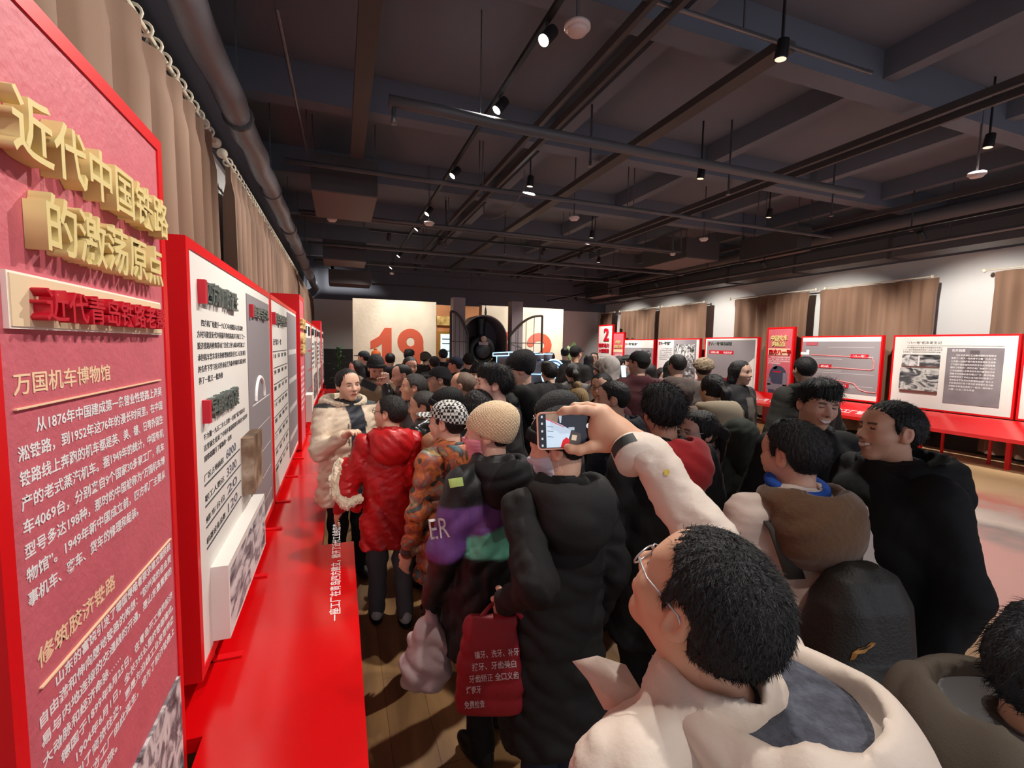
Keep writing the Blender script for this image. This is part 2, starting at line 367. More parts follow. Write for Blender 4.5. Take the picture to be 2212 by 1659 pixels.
for i, (px, py) in enumerate([(1275, 357), (1604, 568), (1573, 418), (1968, 498), (1439, 600), (1796, 465), (963, 532), (1090, 548), (1284, 542), (1165, 580)]):
    p = on(px, py, 2, 3.95)
    o = obj('sprinkler', MB().lathe(p, [(.012, .95), (.012, .05), (.02, .04), (.012, 0), (.03, -.01), (.03, -.015)], 2, 10), SILVER, None, True)
    tag(o, 'small silver sprinkler head, ' + ['near the large lens streak in mid ceiling', 'above the red and white route board', 'on the third pipe over the crowd', 'nearest the right wall', 'above the grey triangle board', 'between the two right hand detectors', 'just left of the year wall top', 'over the year 19', 'over the train arch', 'over the iron gate'][i], 'sprinkler', 'sprinkler heads')
# spotlight track and spotlights
tag(box('light_track', (1.42, -2, 4.2), (1.46, 15, 4.24), BLACK), 'long black track carrying the bright spotlights over the crowd', 'light track')
tag(obj('light_track', MB().box((8.28, 1, 3.76), (8.32, 19, 3.8)).box((8.295, 3, 3.8), (8.305, 3.01, 4.9)).box((8.295, 9, 3.8), (8.305, 9.01, 4.9)).box((8.295, 15, 3.8), (8.305, 15.01, 4.9)), BLACK), 'long black track of spotlights facing the right hand boards', 'light track')
tag(box('light_track', (.6, 10.38, 4.2), (6.0, 10.42, 4.24), BLACK), 'black crosswise track of spotlights facing the year wall', 'light track')
def spotlight(x, y, z, aim, power, ang, n):
    dv = Vector(aim) - Vector((x, y, z)); dv.normalize()
    row = 'left boards' if x == 1.44 else 'right boards' if x == 8.3 else 'year wall' if y == 10.4 else 'hall, added for fill'
    e = empty('spotlight', (x, y, z), f'black track spotlight aimed at the {row}, the {ORD[n - 1]} along its row', 'spotlight', 'spotlights on ' + row)
    d = np.array(dv); c = np.array((x, y, z))
    obj('housing', MB().tube([c - d * .1, c - d * .09, c + d * .045, c + d * .05], [.03, .045, .05, .05], 14), BLACK, e, True)
    obj('lens', MB().tube([c + d * .051, c + d * .054], [.042, .03], 14), LAMPGLOW if x == 1.44 else LAMPDIM, e)
    box('stem', (x - .008, y - .008, z + .03), (x + .008, y + .008, z + .15 if row != 'hall, added for fill' else 4.9), BLACK, e)
    l = light('spot_lamp', 'SPOT', tuple(c + d * .07), aim, power, (1, .95, .87), .03, ang, .55)
    l.parent = e; l.location = tuple(d * .07)
cnt = {}
ORD = ['first', 'second', 'third', 'fourth', 'fifth', 'sixth', 'seventh', 'eighth', 'ninth', 'tenth']
for (x, y, z, aim, p, a) in LIGHTS:
    k = x if x in (1.44, 8.3) else y if y == 10.4 else 'f'
    cnt[k] = cnt.get(k, 0) + 1
    spotlight(x, y, z, aim, p, a, cnt[k])

# ------------------------------------------------------------------ curtains
def curtain(x, y0, y1, z0, z1, label, side, sd, rings=False):
    rs = np.random.RandomState(sd); L = y1 - y0; n = max(40, int(L * 34)); nz = 26
    y = np.linspace(y0, y1, n); ph = np.cumsum(1 + .35 * np.sin(np.linspace(0, L * 1.7, n) + sd) + .2 * rs.randn(n)); ph = ph / ph[-1] * L * 2 * math.pi / .27
    P = []
    for k in range(nz):
        t = k / (nz - 1); z = z0 + (z1 - z0) * t
        amp = .06 + .03 * (1 - t) if t < .94 else .035
        sn = np.sin(ph + .25 * math.sin(3 * t)); off = amp * np.sign(sn) * np.abs(sn) ** .7 + .012 * (1 - t) * np.sin(ph * .37 + sd)
        P.append([(x + side * o, yy + .012 * (1 - t) * math.sin(7 * yy), z) for o, yy in zip(off, y)])
    e = empty('curtain', (x, (y0 + y1) / 2, z1), label, 'curtain', 'brown window curtains')
    obj('drape', MB().grid(P), CURT, e, True)
    box('wall_bracket', (x, (y0 + y1) / 2 - .01, z1 + .025), (XL if x < 0 else XR, (y0 + y1) / 2 + .01, z1 + .045), CREAMPL, e)
    obj('rod', MB().tube([(x + side * .0, y0 - .12, z1 + .035), (x, y1 + .12, z1 + .035)], .014, 8), CREAMPL, e, True)
    for yy in (y0 - .14, y1 + .14): obj('finial', MB().lathe((x, yy, z1 + .035), [(.012, -.03), (.035, -.015), (.042, 0), (.03, .02), (.008, .03)], 1, 14), CREAMPL, e, True)
    if rings:
        m = min(60, int(L / .13)); proto = None
        for i in range(m):
            yy = y0 + (i + .5) * L / m
            if proto is None:
                a = np.linspace(0, 2 * math.pi, 13)[:-1]
                proto = obj('curtain_ring', MB().tube([(x + .034 * math.cos(q), yy, z1 + .035 + .034 * math.sin(q)) for q in a], .008, 6, closed=True), CREAMPL, e, True, origin=(x, yy, z1 + .035))
            else:
                c = proto.copy(); COL.objects.link(c); c.location = proto.location; c.location.y = yy - e.location.y
            # stiff header fold under each ring
    return e
XC = -.9
curtain(XC, .2, 4.22, .1, 3.36, 'brown pleated curtain on rings behind the nearest pink board', 1, 1, True)
curtain(XC, 4.72, 11.2, .1, 3.36, 'brown pleated curtain on rings behind the white left boards', 1, 2, True)
curtain(XC, 11.6, 17.6, .1, 3.36, 'brown pleated curtain at the far end of the left wall', 1, 3)
tag(box('trim_4', (XL, 4.3, 0), (XL + .12, 4.62, 3.6), WALLW), kind='structure')
tag(box('trim_5', (XL, 11.3, 0), (XL + .12, 11.5, 3.6), WALLW), kind='structure')
XRC = 10.75
yy = [on(p, 620, 0, XRC)[1] for p in (2145, 2030, 1762, 1760, 1587, 1530, 1424, 1345, 1326, 1258)]
Z1 = 3.3
curtain(XRC, 1.6, yy[0], .1, Z1, 'brown curtain at the right edge, behind the last right hand board', -1, 5)
curtain(XRC, yy[2] - .1, yy[1], .1, Z1, 'lit brown curtain above the route board, right of its centre gap', -1, 6)
curtain(XRC, yy[2] + .12, yy[4], .1, Z1, 'brown curtain behind the tall pink locomotive board', -1, 7)
curtain(XRC, yy[6] - .08, yy[5], .1, Z1, 'brown curtain behind the grey board with two photographs', -1, 8)
curtain(XRC, yy[6] + .1, yy[7], .1, Z1, 'narrow brown curtain right of the board numbered 2', -1, 9)
curtain(XRC, yy[8], 17.9, .1, Z1, 'far brown curtain behind the board numbered 2', -1, 10)
# ------------------------------------------------------------------ benches
def bench(label, boxes, legs):
    b0 = boxes[0]; c = ((b0[0][0] + b0[1][0]) / 2, (b0[0][1] + b0[1][1]) / 2, 0)
    e = empty('display_bench', c, label, 'bench')
    mb = MB()
    for a, b in boxes: mb.box(a, b)
    obj('bench_top', mb, REDB, e)
    for (x, y) in legs: box('leg', (x - .03, y - .03, 0), (x + .03, y + .03, .5), RED, e)
    return e
BZ = .55
lb = bench('long glossy red bench in front of the left boards', [((-.62, 1.68, .5), (.068, 3.12, BZ)), ((-.44, .35, .5), (.068, 1.68, BZ)), ((-.62, 3.12, .5), (-.12, 13.9, BZ))], [(.0, y) for y in (1.2, 2.9)] + [(-.5, y) for y in (2.2, 4.4, 6.6, 8.8, 11, 13.4)])
rb = bench('long glossy red sloping bench in front of the right boards', [((9.7, 1.5, .49), (9.75, 17.6, .5))], [(9.85, y) for y in (3.0, 5.2, 7.4, 9.6, 11.8, 14)] + [(10.08, y) for y in (4.1, 6.3, 8.5, 10.7)])
mb = MB(); Yb = (1.5, 17.6); mb.add([(x, y, z) for y in Yb for x, z in ((9.7, .55), (10.17, .79), (10.17, .73), (9.7, .5))], [(0, 4, 5, 1), (1, 5, 6, 2), (2, 6, 7, 3), (3, 7, 4, 0), (0, 1, 2, 3), (7, 6, 5, 4)]); obj('sloping_top', mb, REDB, rb)
text('bench_lettering', '一座工厂在青岛四方建立，掀开了近代工业的篇章', (-.012, 2.22, BZ), (0, 1, 0), (-1, 0, 0), .052, PALEINK, lb, extrude=0.0008)
for y, s in ((8.9, '“八一号”的诞生'), (6.9, '四方工厂第一台'), (11.2, '中国火车的起点')):
    text('bench_lettering', s, (9.79, y, .597), (0, -1, 0), (.89, 0, .455), .13, PALEINK, rb, extrude=0.0008)

# ------------------------------------------------------------------ boards
PROSE = '四方机厂始建于一九〇〇年由德国人在青岛四方村兴建是近代中国最早的铁路机车车辆工厂之一胶济铁路的修筑带动了沿线工业与城市的发展工厂承担机车客车货车的修理和组装任务工人们在艰苦的条件下学习技术传承技艺为新中国机车制造业培养了一批又一批的骨干力量一九五二年七月第一台国产蒸汽机车在这里诞生结束了中国不能制造机车的历史从此中国铁路翻开了崭新的一页'
_pp = [0]
def prose(n):
    s = ''
    for _ in range(n): s += PROSE[_pp[0] % len(PROSE)]; _pp[0] += 1
    return s
class Board:
    def __init__(s, side, y0, y1, z0, z1, label, face=WHITE, rim=.028, depth=.09, feet=True, frame=RED, name='display_board', xf=None, group='display boards', legz=BZ + .001, vs=1.0):
        s.vs = vs; s.side = side; s.x = xf if xf is not None else (-.47 if side > 0 else 10.24)
        s.y0, s.y1, s.z0, s.z1 = y0, y1, z0, z1; s.W = y1 - y0; s.H = z1 - z0
        s.R = np.array([0, side, 0.]); s.U = np.array([0, 0, 1.]); s.N = np.array([side, 0, 0.])
        s.O = np.array([s.x, y0 if side > 0 else y1, z0])
        s.e = empty(name, (s.x - side * depth / 2, (y0 + y1) / 2, z0), label, 'display board', group)
        mb = MB(); s._b(mb, 0, 0, 1, 1, -depth, -.012)
        a, b = rim / s.W, rim / s.H
        for q in ((0, 0, 1, b), (0, 1 - b, 1, 1), (0, b, a, 1 - b), (1 - a, b, 1, 1 - b)): s._b(mb, *q, -.012, 0)
        obj('frame', mb, frame, s.e)
        mb = MB(); s._b(mb, a, b, 1 - a, 1 - b, -.012, -.004); obj('board_face', mb, face, s.e)
        if feet:
            for u in (.14, .5, .86):
                p = s.O + s.R * u * s.W - s.N * .045; q = p + s.N * .05
                box('foot_bracket', (p[0] - .018, p[1] - .018, legz), (p[0] + .018, p[1] + .018, z0), frame, s.e)
                if legz: box('foot_bracket', (p[0] - .018, p[1] - .018, legz), (p[0] + s.side * .12, p[1] + .018, legz + .008), frame, s.e)
    def pt(s, u, v, d=0): return s.O + s.R * u * s.W + s.U * v * s.H + s.N * d
    def _b(s, mb, u0, v0, u1, v1, d0, d1): mb.box(s.pt(u0, v0, d0), s.pt(u1, v1, d1))
    def rect(s, u0, v0, u1, v1, m, d=.001, name='colour_field', d0=-.004, parent=None):
        """v counted from the top edge"""
        mb = MB(); s._b(mb, u0, 1 - v1 * s.vs, u1, 1 - v0 * s.vs, d0, d); return obj(name, mb, m, parent or s.e)
    def txt(s, t, u, v, h, m=INK, name='printed_lettering', width=None, ex=0.0006, d=-.0035, bold=.012, parent=None, align='LEFT', line=1.0):
        return text(name, t, s.pt(u, 1 - v * s.vs, d), s.R, s.U, h, m, parent or s.e, width, ex, bold, align, line)
    def lines(s, u, v, wu, n, h, gap, m=INK, last=.6, d=-.0035, indent=True, bold=.008, ch=None, name='printed_lettering'):
        """n lines of small print filling wu of the width; h and gap in metres"""
        k = ch or int(wu * s.W / h); rows = []
        for i in range(n):
            c = k if i < n - 1 else int(k * last)
            rows.append(('　　' if i == 0 and indent else '') + prose(c - (2 if i == 0 and indent else 0)))
        o = None
        for i, r in enumerate(rows):
            w = wu * s.W * (1 if i < n - 1 else last)
            st = 2 * h if (i == 0 and indent) else 0
            text(name, r.strip('　'), s.pt(u, 1 - v * s.vs, d) + s.R * st - s.U * (i * gap + h), s.R, s.U, h, m, s.e, w - st, 0.0004, bold)

# nearest tall pink board
b = Board(1, .872, 1.628, .2, 2.405, 'tall pink board with big gold lettering, nearest at the left edge', PINK, rim=.032, depth=.06, feet=False, group='tall pink boards')
H, W = b.H, b.W
V = lambda z: (b.z1 - z) / H
Uo = lambda y: (y - b.y0) / W
b.txt('近代中国铁路', Uo(.912), V(2.122), .1, GOLD, 'gold_lettering', .655, .03, bold=.012)
b.txt('的激荡原点', Uo(.985), V(1.988), .1, GOLD, 'gold_lettering', .525, .03, bold=.012)
b.rect(Uo(.921), V(1.95), Uo(1.556), V(1.862), mat('plate_edge', (250, 240, 226), .5), .003, 'name_plate', -.004)
b.rect(Uo(.925), V(1.946), Uo(1.552), V(1.866), CREAM, .005, 'name_plate', -.004)
b.txt('近代青岛铁路老影', Uo(.968), V(1.876), .055, DRED, 'red_lettering', .545, .022, d=.005, bold=.012)
b.txt('万国机车博物馆', Uo(.932), V(1.758), .036, SALMON, 'heading_lettering', .322, bold=.012)
b.rect(Uo(.929), V(1.7385), Uo(1.547), V(1.736), SALMON, .001, 'rule_line')
T1 = ['　　从1876年中国建成第一条营业性铁路上海吴', '淞铁路，到1952年这76年的漫长时间里，在中国', '铁路线上奔跑的机车都是英、美、德、日等外国生', '产的老式蒸汽机车。据1949年的统计，中国有机', '车4069台，分别来自9个国家30多家工厂，机车', '型号多达198种，那时的中国被称为“万国机车博', '物馆”。1949年新中国成立前，四方机厂主要从', '事机车、客车、货车的修理和组装。']
for i, t in enumerate(T1):
    full = [1, 1, 1, 1, 1, 1, 1, .69][i]; ind = .05 if i == 0 else 0
    b.txt(t.strip('　'), Uo(.932 + ind), V(1.692 - i * .0395), .0255, PALEINK, 'printed_lettering', .625 * full - ind, bold=.012)
b.txt('修筑胶济铁路', Uo(.945), V(1.3), .036, SALMON, 'heading_lettering', .28, bold=.012)
b.rect(Uo(.945), V(1.271), Uo(1.572), V(1.2685), SALMON, .001, 'rule_line')
T2 = ['　　山东的富饶引发了德国侵略者要求建立殖民统', '自由港和伸向腹地铁路的构想：“胶州湾的自由贸', '易与内地连接的交通线的开通，是山东最重要的', '大动脉和经济命脉……', '　　德国于1899年8月25日，在青岛开工修筑胶济', '铁路，1904年6月1日，全长395公里的铁路建成。', '不仅便利了商旅往来，更是为沿线工业发展带来', '了机会。四方工厂由此诞生，成为了胶济铁路上', '一颗璀璨的明珠。']
for i, t in enumerate(T2):
    full = [1, 1, 1, .46, 1, 1, 1, 1, .4][i]; ind = .05 if t[0] == '　' else 0
    b.txt(t.strip('　'), Uo(.94 + ind), V(1.238 - i * .037), .0235, PALEINK, 'printed_lettering', .632 * full - ind, bold=.012)
b.rect(Uo(1.2), V(.835), Uo(1.585), V(.52), ramp_mat('street_photo', 'noise', [(.3, (40, 42, 50)), (.45, (120, 120, 126)), (.55, (205, 204, 204)), (.7, (226, 226, 226))], 16, dist=1.0), .004, 'photograph')
b.rect(Uo(1.1), V(.8), Uo(1.2), V(.5), CREAM, .002, 'colour_field')

# second board: white with a grey column, two photo blocks
b = Board(1, 1.82, 3.76, .645, 2.19, 'white board with grey column and two photo blocks, behind the tall pink board', WHITE, rim=.035, depth=.2)
H, W = b.H, b.W
V = lambda z: (b.z1 - z) / H
Uo = lambda y: (y - b.y0) / W
b.rect(Uo(2.86), V(2.105), Uo(3.68), V(.72), GREY, .0005, 'grey_column')
def title(bd, y, z, s, w, h, ub=None):
    f = lambda yy: (yy - bd.y0) / bd.W if bd.side > 0 else (bd.y1 - yy) / bd.W
    vv = lambda q: (bd.z1 - q) / bd.H
    bd.rect(f(y), vv(z + h * .95), f(y) + .03 / bd.W, vv(z - h * .05), DRED, .02, 'red_bar')
    bd.txt(s, f(y) + .05 / bd.W, vv(z), h, LETTER, 'title_lettering', w, .02, bold=.012)
title(b, 1.95, 1.985, '四方机厂的诞生', .55, .085)
for i, (c, w) in enumerate([(20, .82), (22, .88), (22, .88), (22, .88), (22, .88), (9, .36)]):
    b.txt(prose(c), Uo(1.925 + (.06 if i == 0 else 0)), V(1.9 - i * .042), .026, INK, 'printed_lettering', w - (.06 if i == 0 else 0), bold=.005)
title(b, 1.955, 1.55, '早期的规模', .5, .085)
for i, (c, w) in enumerate([(20, .78), (21, .84), (12, .45)]):
    b.txt(prose(c), Uo(1.96), V(1.48 - i * .04), .024, INK, 'printed_lettering', w, bold=.005)
for z, t, n in [(1.33, '厂区占地面积', '6000'), (1.25, '职工人数达', '3300'), (1.17, '修车台位', '20'), (1.09, '机器设备总数', '120')]:
    b.txt(t, Uo(1.95), V(z), .026, INK, 'printed_lettering', .3, bold=.005); b.txt(n, Uo(2.3), V(z), .04, mat('ink_blue', (92, 96, 112), .5), 'number_lettering', .2, bold=.01)
    b.rect(Uo(1.95), V(z - .012), Uo(2.58), V(z - .014), INK, .0005, 'rule_line')
b.rect(Uo(2.62), V(1.36), Uo(2.9), V(1.07), ramp_mat('sepia_photo', 'noise', [(.3, (60, 44, 34)), (.5, (128, 100, 78)), (.7, (196, 180, 160))], 6), .05, 'photo_block')
pb = b.rect(Uo(1.99), V(.985), Uo(2.9), V(.69), WHITE, .055, 'photo_block')
b.rect(Uo(2.01), V(.955), Uo(2.885), V(.705), ramp_mat('machine_hall_photo', 'noise', [(.3, (70, 68, 76)), (.44, (150, 146, 152)), (.52, (206, 202, 202)), (.7, (228, 226, 226))], 7, dist=1.2, stretch=(1, .7, 2)), .0555, 'photo_print', .05, pb)
title(b, 2.92, 1.985, '管理与技术', .6, .07)
for i, w in enumerate((.64, .7, .7, .7, .35)):
    b.txt(prose(int(w * 26)), Uo(2.94 + (.06 if i == 0 else 0)), V(1.885 - i * .045), .026, PALEINK, 'printed_lettering', w, bold=.012)
a = np.linspace(0, math.pi, 15); cc = b.pt(Uo(3.2), 1 - V(1.5), .002)
obj('arch_emblem', MB().tube([cc + b.R * .16 * math.cos(t) + b.U * (.13 * math.sin(t)) for t in a[::-1]] , .012, 6), PALEINK, b.e)
b.txt('工厂\n沿革', Uo(3.1), V(1.5), .11, PALEINK, 'emblem_lettering', .2, bold=.012)
b.rect(Uo(2.95), V(1.485), Uo(3.62), V(1.478), PALEINK, .001, 'rule_line')
for i, n in enumerate('1234'):
    z = 1.4 - i * .17
    b.txt(n, Uo(2.95), V(z), .06, PALEINK, 'number_lettering', .03)
    for j in range(3): b.txt(prose(18), Uo(3.06), V(z + .03 - j * .036), .024, PALEINK, 'printed_lettering', .52, bold=.008)
    b.rect(Uo(3.04), V(z - .075), Uo(3.62), V(z - .078), PALEINK, .0008, 'rule_line')

# third board: table of figures and grey column
b = Board(1, 3.79, 5.88, .645, 2.19, 'white board with a ruled table and grey column, third from the left edge', WHITE, rim=.03)
Uo = lambda y: (y - b.y0) / b.W; V = lambda z: (b.z1 - z) / b.H
b.rect(Uo(4.9), V(2.13), Uo(5.82), V(.72), GREY, .0005, 'grey_column')
title(b, 3.86, 1.98, '机车型号统计', .8, .09)
b.txt('近代机车一览', Uo(3.9), V(1.82), .05, INK, 'heading_lettering', .5)
for i in range(8):
    z = 1.72 - i * .125
    b.rect(Uo(3.88), V(z + .055), Uo(4.82), V(z + .052), INK, .0005, 'rule_line')
    for j in range(4): b.txt(prose(4), Uo(3.9 + j * .24), V(z), .034, INK, 'printed_lettering', .15, bold=.006)
for i in range(11):
    z = 1.78 - i * .095; b.txt(prose(16), Uo(4.98), V(z), .04, PALEINK, 'printed_lettering', .78 if i % 3 else .5, bold=.014)
    if i % 3 == 0: b.rect(Uo(4.96), V(z - .01), Uo(5.75), V(z - .06), LGREY, .0006, 'colour_field')
# far left run
b = Board(1, 5.95, 6.65, .57, 2.4, 'tall red board with gold lettering, second tall one along the left wall', PINK, rim=.04, depth=.3, feet=False, group='tall pink boards', xf=-.44)
Uo = lambda y: (y - b.y0) / b.W; V = lambda z: (b.z1 - z) / b.H
for i, t in enumerate(('近代工业', '的火种')): b.txt(t, .14, V(2.0 - i * .17), .13, GOLD, 'gold_lettering', .5, .03, bold=.012)
b.txt('青岛四方', .14, V(1.7), .12, GOLD, 'gold_lettering', .5, .03, bold=.012)
b.lines(.12, V(1.55), .76, 8, .04, .07, PALEINK)
for k, (y0, y1, lb) in enumerate([(6.8, 8.75, 'white topped grey board with route line, after the second tall red board at left'), (8.85, 10.8, 'white board with dark captions, fifth wide board along the left wall'), (10.9, 12.85, 'white board second from the far end of the left wall'), (13.75, 15.0, 'farthest white board along the left wall')]):
    b = Board(1, y0, y1, .66, 2.17, lb, WHITE, rim=.03)
    if k == 0: b.rect(.03, .17, .97, .96, GREY, .0005, 'grey_field')
    b.txt('四方工厂', .06, .13, .12, INK, 'title_lettering', .55, .02, bold=.012); b.rect(.6, .05, .8, .14, INK, .01, 'caption_block')
    b.lines(.06, .22, .4, 6, .05, .085, PALEINK if k == 0 else INK)
    if k == 0:
        for vv in (.3, .5, .7): b.rect(.5, vv, .92, vv + .012, DRED, .003, 'route_line')
        b.rect(.1, .7, .3, .95, WHITE, .09, 'photo_block')
    else: b.rect(.55, .2, .92, .55, BWPHOTO, .004, 'photograph'); b.rect(.3, .62, .92, .92, BWPHOTO2, .004, 'photograph')
b = Board(1, 13.0, 13.65, .57, 2.4, 'farthest tall red board along the left wall', PINK, rim=.04, depth=.2, feet=False, group='tall pink boards')
b.lines(.12, .4, .76, 5, .05, .09, PALEINK)

# right wall boards
XB = 10.24
ypx = lambda p: on(p, 760, 0, XB)[1]
def rboard(p0, p1, z0, z1, label, face=WHITE, **k): return Board(-1, ypx(p1), ypx(p0), z0 if k.get('feet', True) else 0, z1, label, face, legz=0, vs=1 if k.get('feet', True) else (z1 - z0) / z1, **k)
b = rboard(1928, 2203, .80, 2.195, 'white board with three old photographs and a dark block, rightmost whole board', WHITE, rim=.03)
b.txt('“八一号”机车诞生记', .13, .125, .055, INK, 'heading_lettering', .55); b.rect(.13, .145, .9, .1475, INK, .0005, 'rule_line')
b.lines(.1, .16, .34, 4, .03, .043, INK)
ph = b.rect(.1, .255, .42, .265, WHITE, .02, 'photo_shelf')
b.rect(.1, .27, .24, .42, BWPHOTO, .012, 'photograph'); b.rect(.26, .27, .43, .43, BWPHOTO2, .012, 'photograph')
b.rect(.09, .45, .43, .75, ramp_mat('rail_photo', 'noise', [(.3, (24, 26, 30)), (.45, (96, 98, 102)), (.55, (210, 208, 204)), (.7, (150, 150, 150))], 3.2, stretch=(1, 1, 2), dist=2.2), .012, 'photograph')
b.rect(.1, .75, .43, .785, mat('photo_base_brown', (110, 66, 60), .6), .013, 'photo_base'); b.rect(.1, .42, .43, .435, mat('photo_base_brown', (110, 66, 60), .6), .013, 'photo_base')
gb = b.rect(.48, .17, .9, .88, ramp_mat('dark_block', 'noise', [(.3, (118, 110, 114)), (.6, (140, 132, 136)), (.75, (150, 138, 134))], 2.5), .004, 'dark_block')
b.rect(.66, .2, .73, .27, mat('loco_print_grey', (92, 84, 88), .6), .005, 'loco_silhouette'); b.rect(.62, .28, .77, .58, mat('loco_print_grey', (92, 84, 88), .6), .005, 'loco_silhouette')  # printed locomotive outline, darker grey ink on the block
b.txt('机车档案', .52, .22, .05, PALEINK, 'heading_lettering', .19, d=.0055)
b.lines(.52, .25, .33, 12, .032, .055, PALEINK, d=.0055, bold=.01)
b = rboard(1730, 1905, .82, 2.2, 'grey route board with red dashed line and white bands at top and bottom', WHITE, rim=.03)
b.rect(.02, .09, .98, .9, GREY, .0005, 'grey_field')
b.rect(.07, .1, .23, .155, mat('label_pink', (176, 84, 96), .5), .012, 'caption_block')
for (u, v, w, n) in ((.38, .2, .52, 3), (.14, .39, .4, 4), (.2, .61, .72, 4), (.42, .82, .3, 3)):
    b.lines(u, v, w, n, .034, .05, PALEINK, bold=.01)
    for q in ((u - .015, v - .02, u + w + .015, v - .017), (u - .015, v + n * .042, u + w + .015, v + n * .042 + .003)): b.rect(*q, PALEINK, .001, 'box_rule')
DASH = mat('route_pink', (232, 130, 130), .5)
def route(pts, name='route_line'):
    mb = MB(); P = [b.pt(u, 1 - v, .004) for u, v in pts]
    mb.tube(P, .012, 6); return obj(name, mb, DASH, b.e)
route([(.15, .31), (.9, .335), (.93, .4), (.93, .5), (.9, .52), (.25, .5)]); route([(.3, .745), (.4, .7), (.6, .72), (.72, .74), (.78, .82), (.86, .85), (.97, .85)])
for (u0, v0, u1, s) in ((.66, .285, .86, '“八一号”'), (.27, .46, .43, '图纸'), (.52, .75, .66, '试制')):
    b.rect(u0, v0, u1, v0 + .06, DRED, .014, 'caption_block'); b.txt(s, u0 + .03, v0 + .05, .05, PALEINK, 'caption_lettering', (u1 - u0 - .06) * b.W, d=.0145)
b.txt('1', .74, .505, .17, PALEINK, 'number_lettering', .07, bold=.018)
b.rect(.0, .27, .12, .31, PALEINK, .002, 'train_emblem'); b.rect(.08, .23, .12, .27, PALEINK, .002, 'train_emblem')
b = rboard(1655, 1713, .62, 2.43, 'tall pink board with a dark locomotive picture, tallest right of the crowd', PINK, rim=.045, feet=False, group='tall pink boards')
b.txt('中国火车', .18, .19, .15, GOLD, 'gold_lettering', .46, .03, bold=.012); b.txt('的起点', .24, .265, .13, GOLD, 'gold_lettering', .36, .03, bold=.012)
b.rect(.08, .29, .9, .38, CREAM, .004, 'name_plate'); b.txt('四方八一号', .14, .37, .12, DRED, 'red_lettering', .6, .03, d=.004, bold=.012)
b.lines(.1, .4, .8, 4, .035, .05, PALEINK, bold=.01)
NAVY = mat('loco_navy', (62, 66, 88), .5); STEEL = mat('loco_steel', (128, 120, 132), .5)
c = b.pt(.5, 1 - .66 * b.vs, 0)
lp = obj('locomotive_picture', MB().lathe(c, [(.24, -.004), (.24, .004)] if True else [], 0, 28), NAVY, b.e)
obj('locomotive_lamp', MB().lathe(b.pt(.38, 1 - .54 * b.vs, 0), [(.07, -.004), (.07, .006)], 0, 18), STEEL, lp)
for q in ((.12, .78, .85, .86), (.7, .62, .85, .8), (.12, .7, .25, .8)): b.rect(*q, STEEL, .005, 'locomotive_buffer', parent=lp)
b.rect(.42, .86, .84, .92, DRED, .006, 'caption_block'); b.rect(.18, .86, .4, .93, NAVY, .005, 'caption_block'); b.rect(.32, .6, .62, .62, DRED, .006, 'caption_block')
b = rboard(1522, 1637, .76, 2.2, 'grey board with white triangle and small red letters along its foot', WHITE, rim=.035)
b.rect(.05, .06, .95, .94, GREY, .0005, 'grey_field')
mb = MB(); mb.add([b.pt(.95, .62, .0012), b.pt(.95, .06, .0012), b.pt(.42, .06, .0012)] + [b.pt(.95, .62, -.003), b.pt(.95, .06, -.003), b.pt(.42, .06, -.003)], [(0, 1, 2), (0, 3, 4, 1), (1, 4, 5, 2), (2, 5, 3, 0)]); obj('white_triangle', mb, WHITE, b.e)
title(b, b.y1 - .16, 1.97, '“八一号”机车试制', .8, .1)
b.rect(.1, .26, .58, .33, DRED, .003, 'caption_block'); b.txt('试制小组　　攻坚克难', .13, .32, .06, PALEINK, 'caption_lettering', .8, d=.0035)
for u in (.09, .42): b.lines(u, .4, .28, 8, .04, .06, PALEINK, bold=.012)
b.txt('中国造', .5, .82, .12, DRED, 'red_lettering', .3, .04, bold=.018); b.txt('四方工厂创新精神', .2, .87, .11, DRED, 'red_lettering', 1.0, .04, bold=.018)
b = rboard(1419, 1511, .76, 2.18, 'board with pale left column and two old photographs on grey', LGREY, rim=.035)
b.rect(.42, .03, .93, .97, GREY, .0005, 'grey_field'); b.rect(.93, .03, .985, .97, WHITE, .0006, 'colour_field')
title(b, b.y1 - .1, 1.98, '“八一号”出厂', .55, .1); b.lines(.07, .22, .32, 7, .04, .06, INK)
b.rect(.45, .13, .9, .52, BWPHOTO, .012, 'photograph'); b.rect(.45, .56, .9, .92, BWPHOTO2, .012, 'photograph')
b = rboard(1348, 1412, .76, 2.17, 'white topped board with a grid of old photographs, beside the small red panel', WHITE, rim=.035)
b.rect(.02, .22, .98, .98, GREY, .0005, 'grey_field'); title(b, b.y1 - .1, 1.95, '一号“机车”', .7, .1)
b.lines(.06, .38, .34, 6, .045, .07, PALEINK, bold=.01)
for q in ((.42, .27, .66, .6), (.68, .27, .93, .6), (.3, .64, .62, .94), (.66, .64, .93, .94)): b.rect(*q, BWPHOTO if q[0] < .5 else BWPHOTO2, .01, 'photograph')
b = rboard(1323, 1347, .6, 2.45, 'narrow red panel with gold lettering beside the board numbered 2', PINK, rim=.05, feet=False, group='tall pink boards')
b.txt('中国', .3, .24, .13, GOLD, 'gold_lettering', .3, .03, bold=.012); b.txt('铁路之光', .15, .33, .12, GOLD, 'gold_lettering', .6, .03, bold=.012)
b.rect(.1, .36, .9, .42, CREAM, .004, 'name_plate'); b.lines(.12, .45, .76, 8, .045, .065, PALEINK, bold=.01); b.rect(.1, .78, .9, .95, BWPHOTO, .004, 'photograph')
b = rboard(1291, 1322, .57, 2.78, 'tall white board numbered 2 in red and gold, far right of the hall', WHITE, rim=.05, feet=False)
b.txt('2', .45, .3, .52, DRED, 'number_lettering', .36, .05, bold=.03); b.txt('2', .42, .305, .52, GOLD, 'number_lettering', .36, .03, bold=.03)
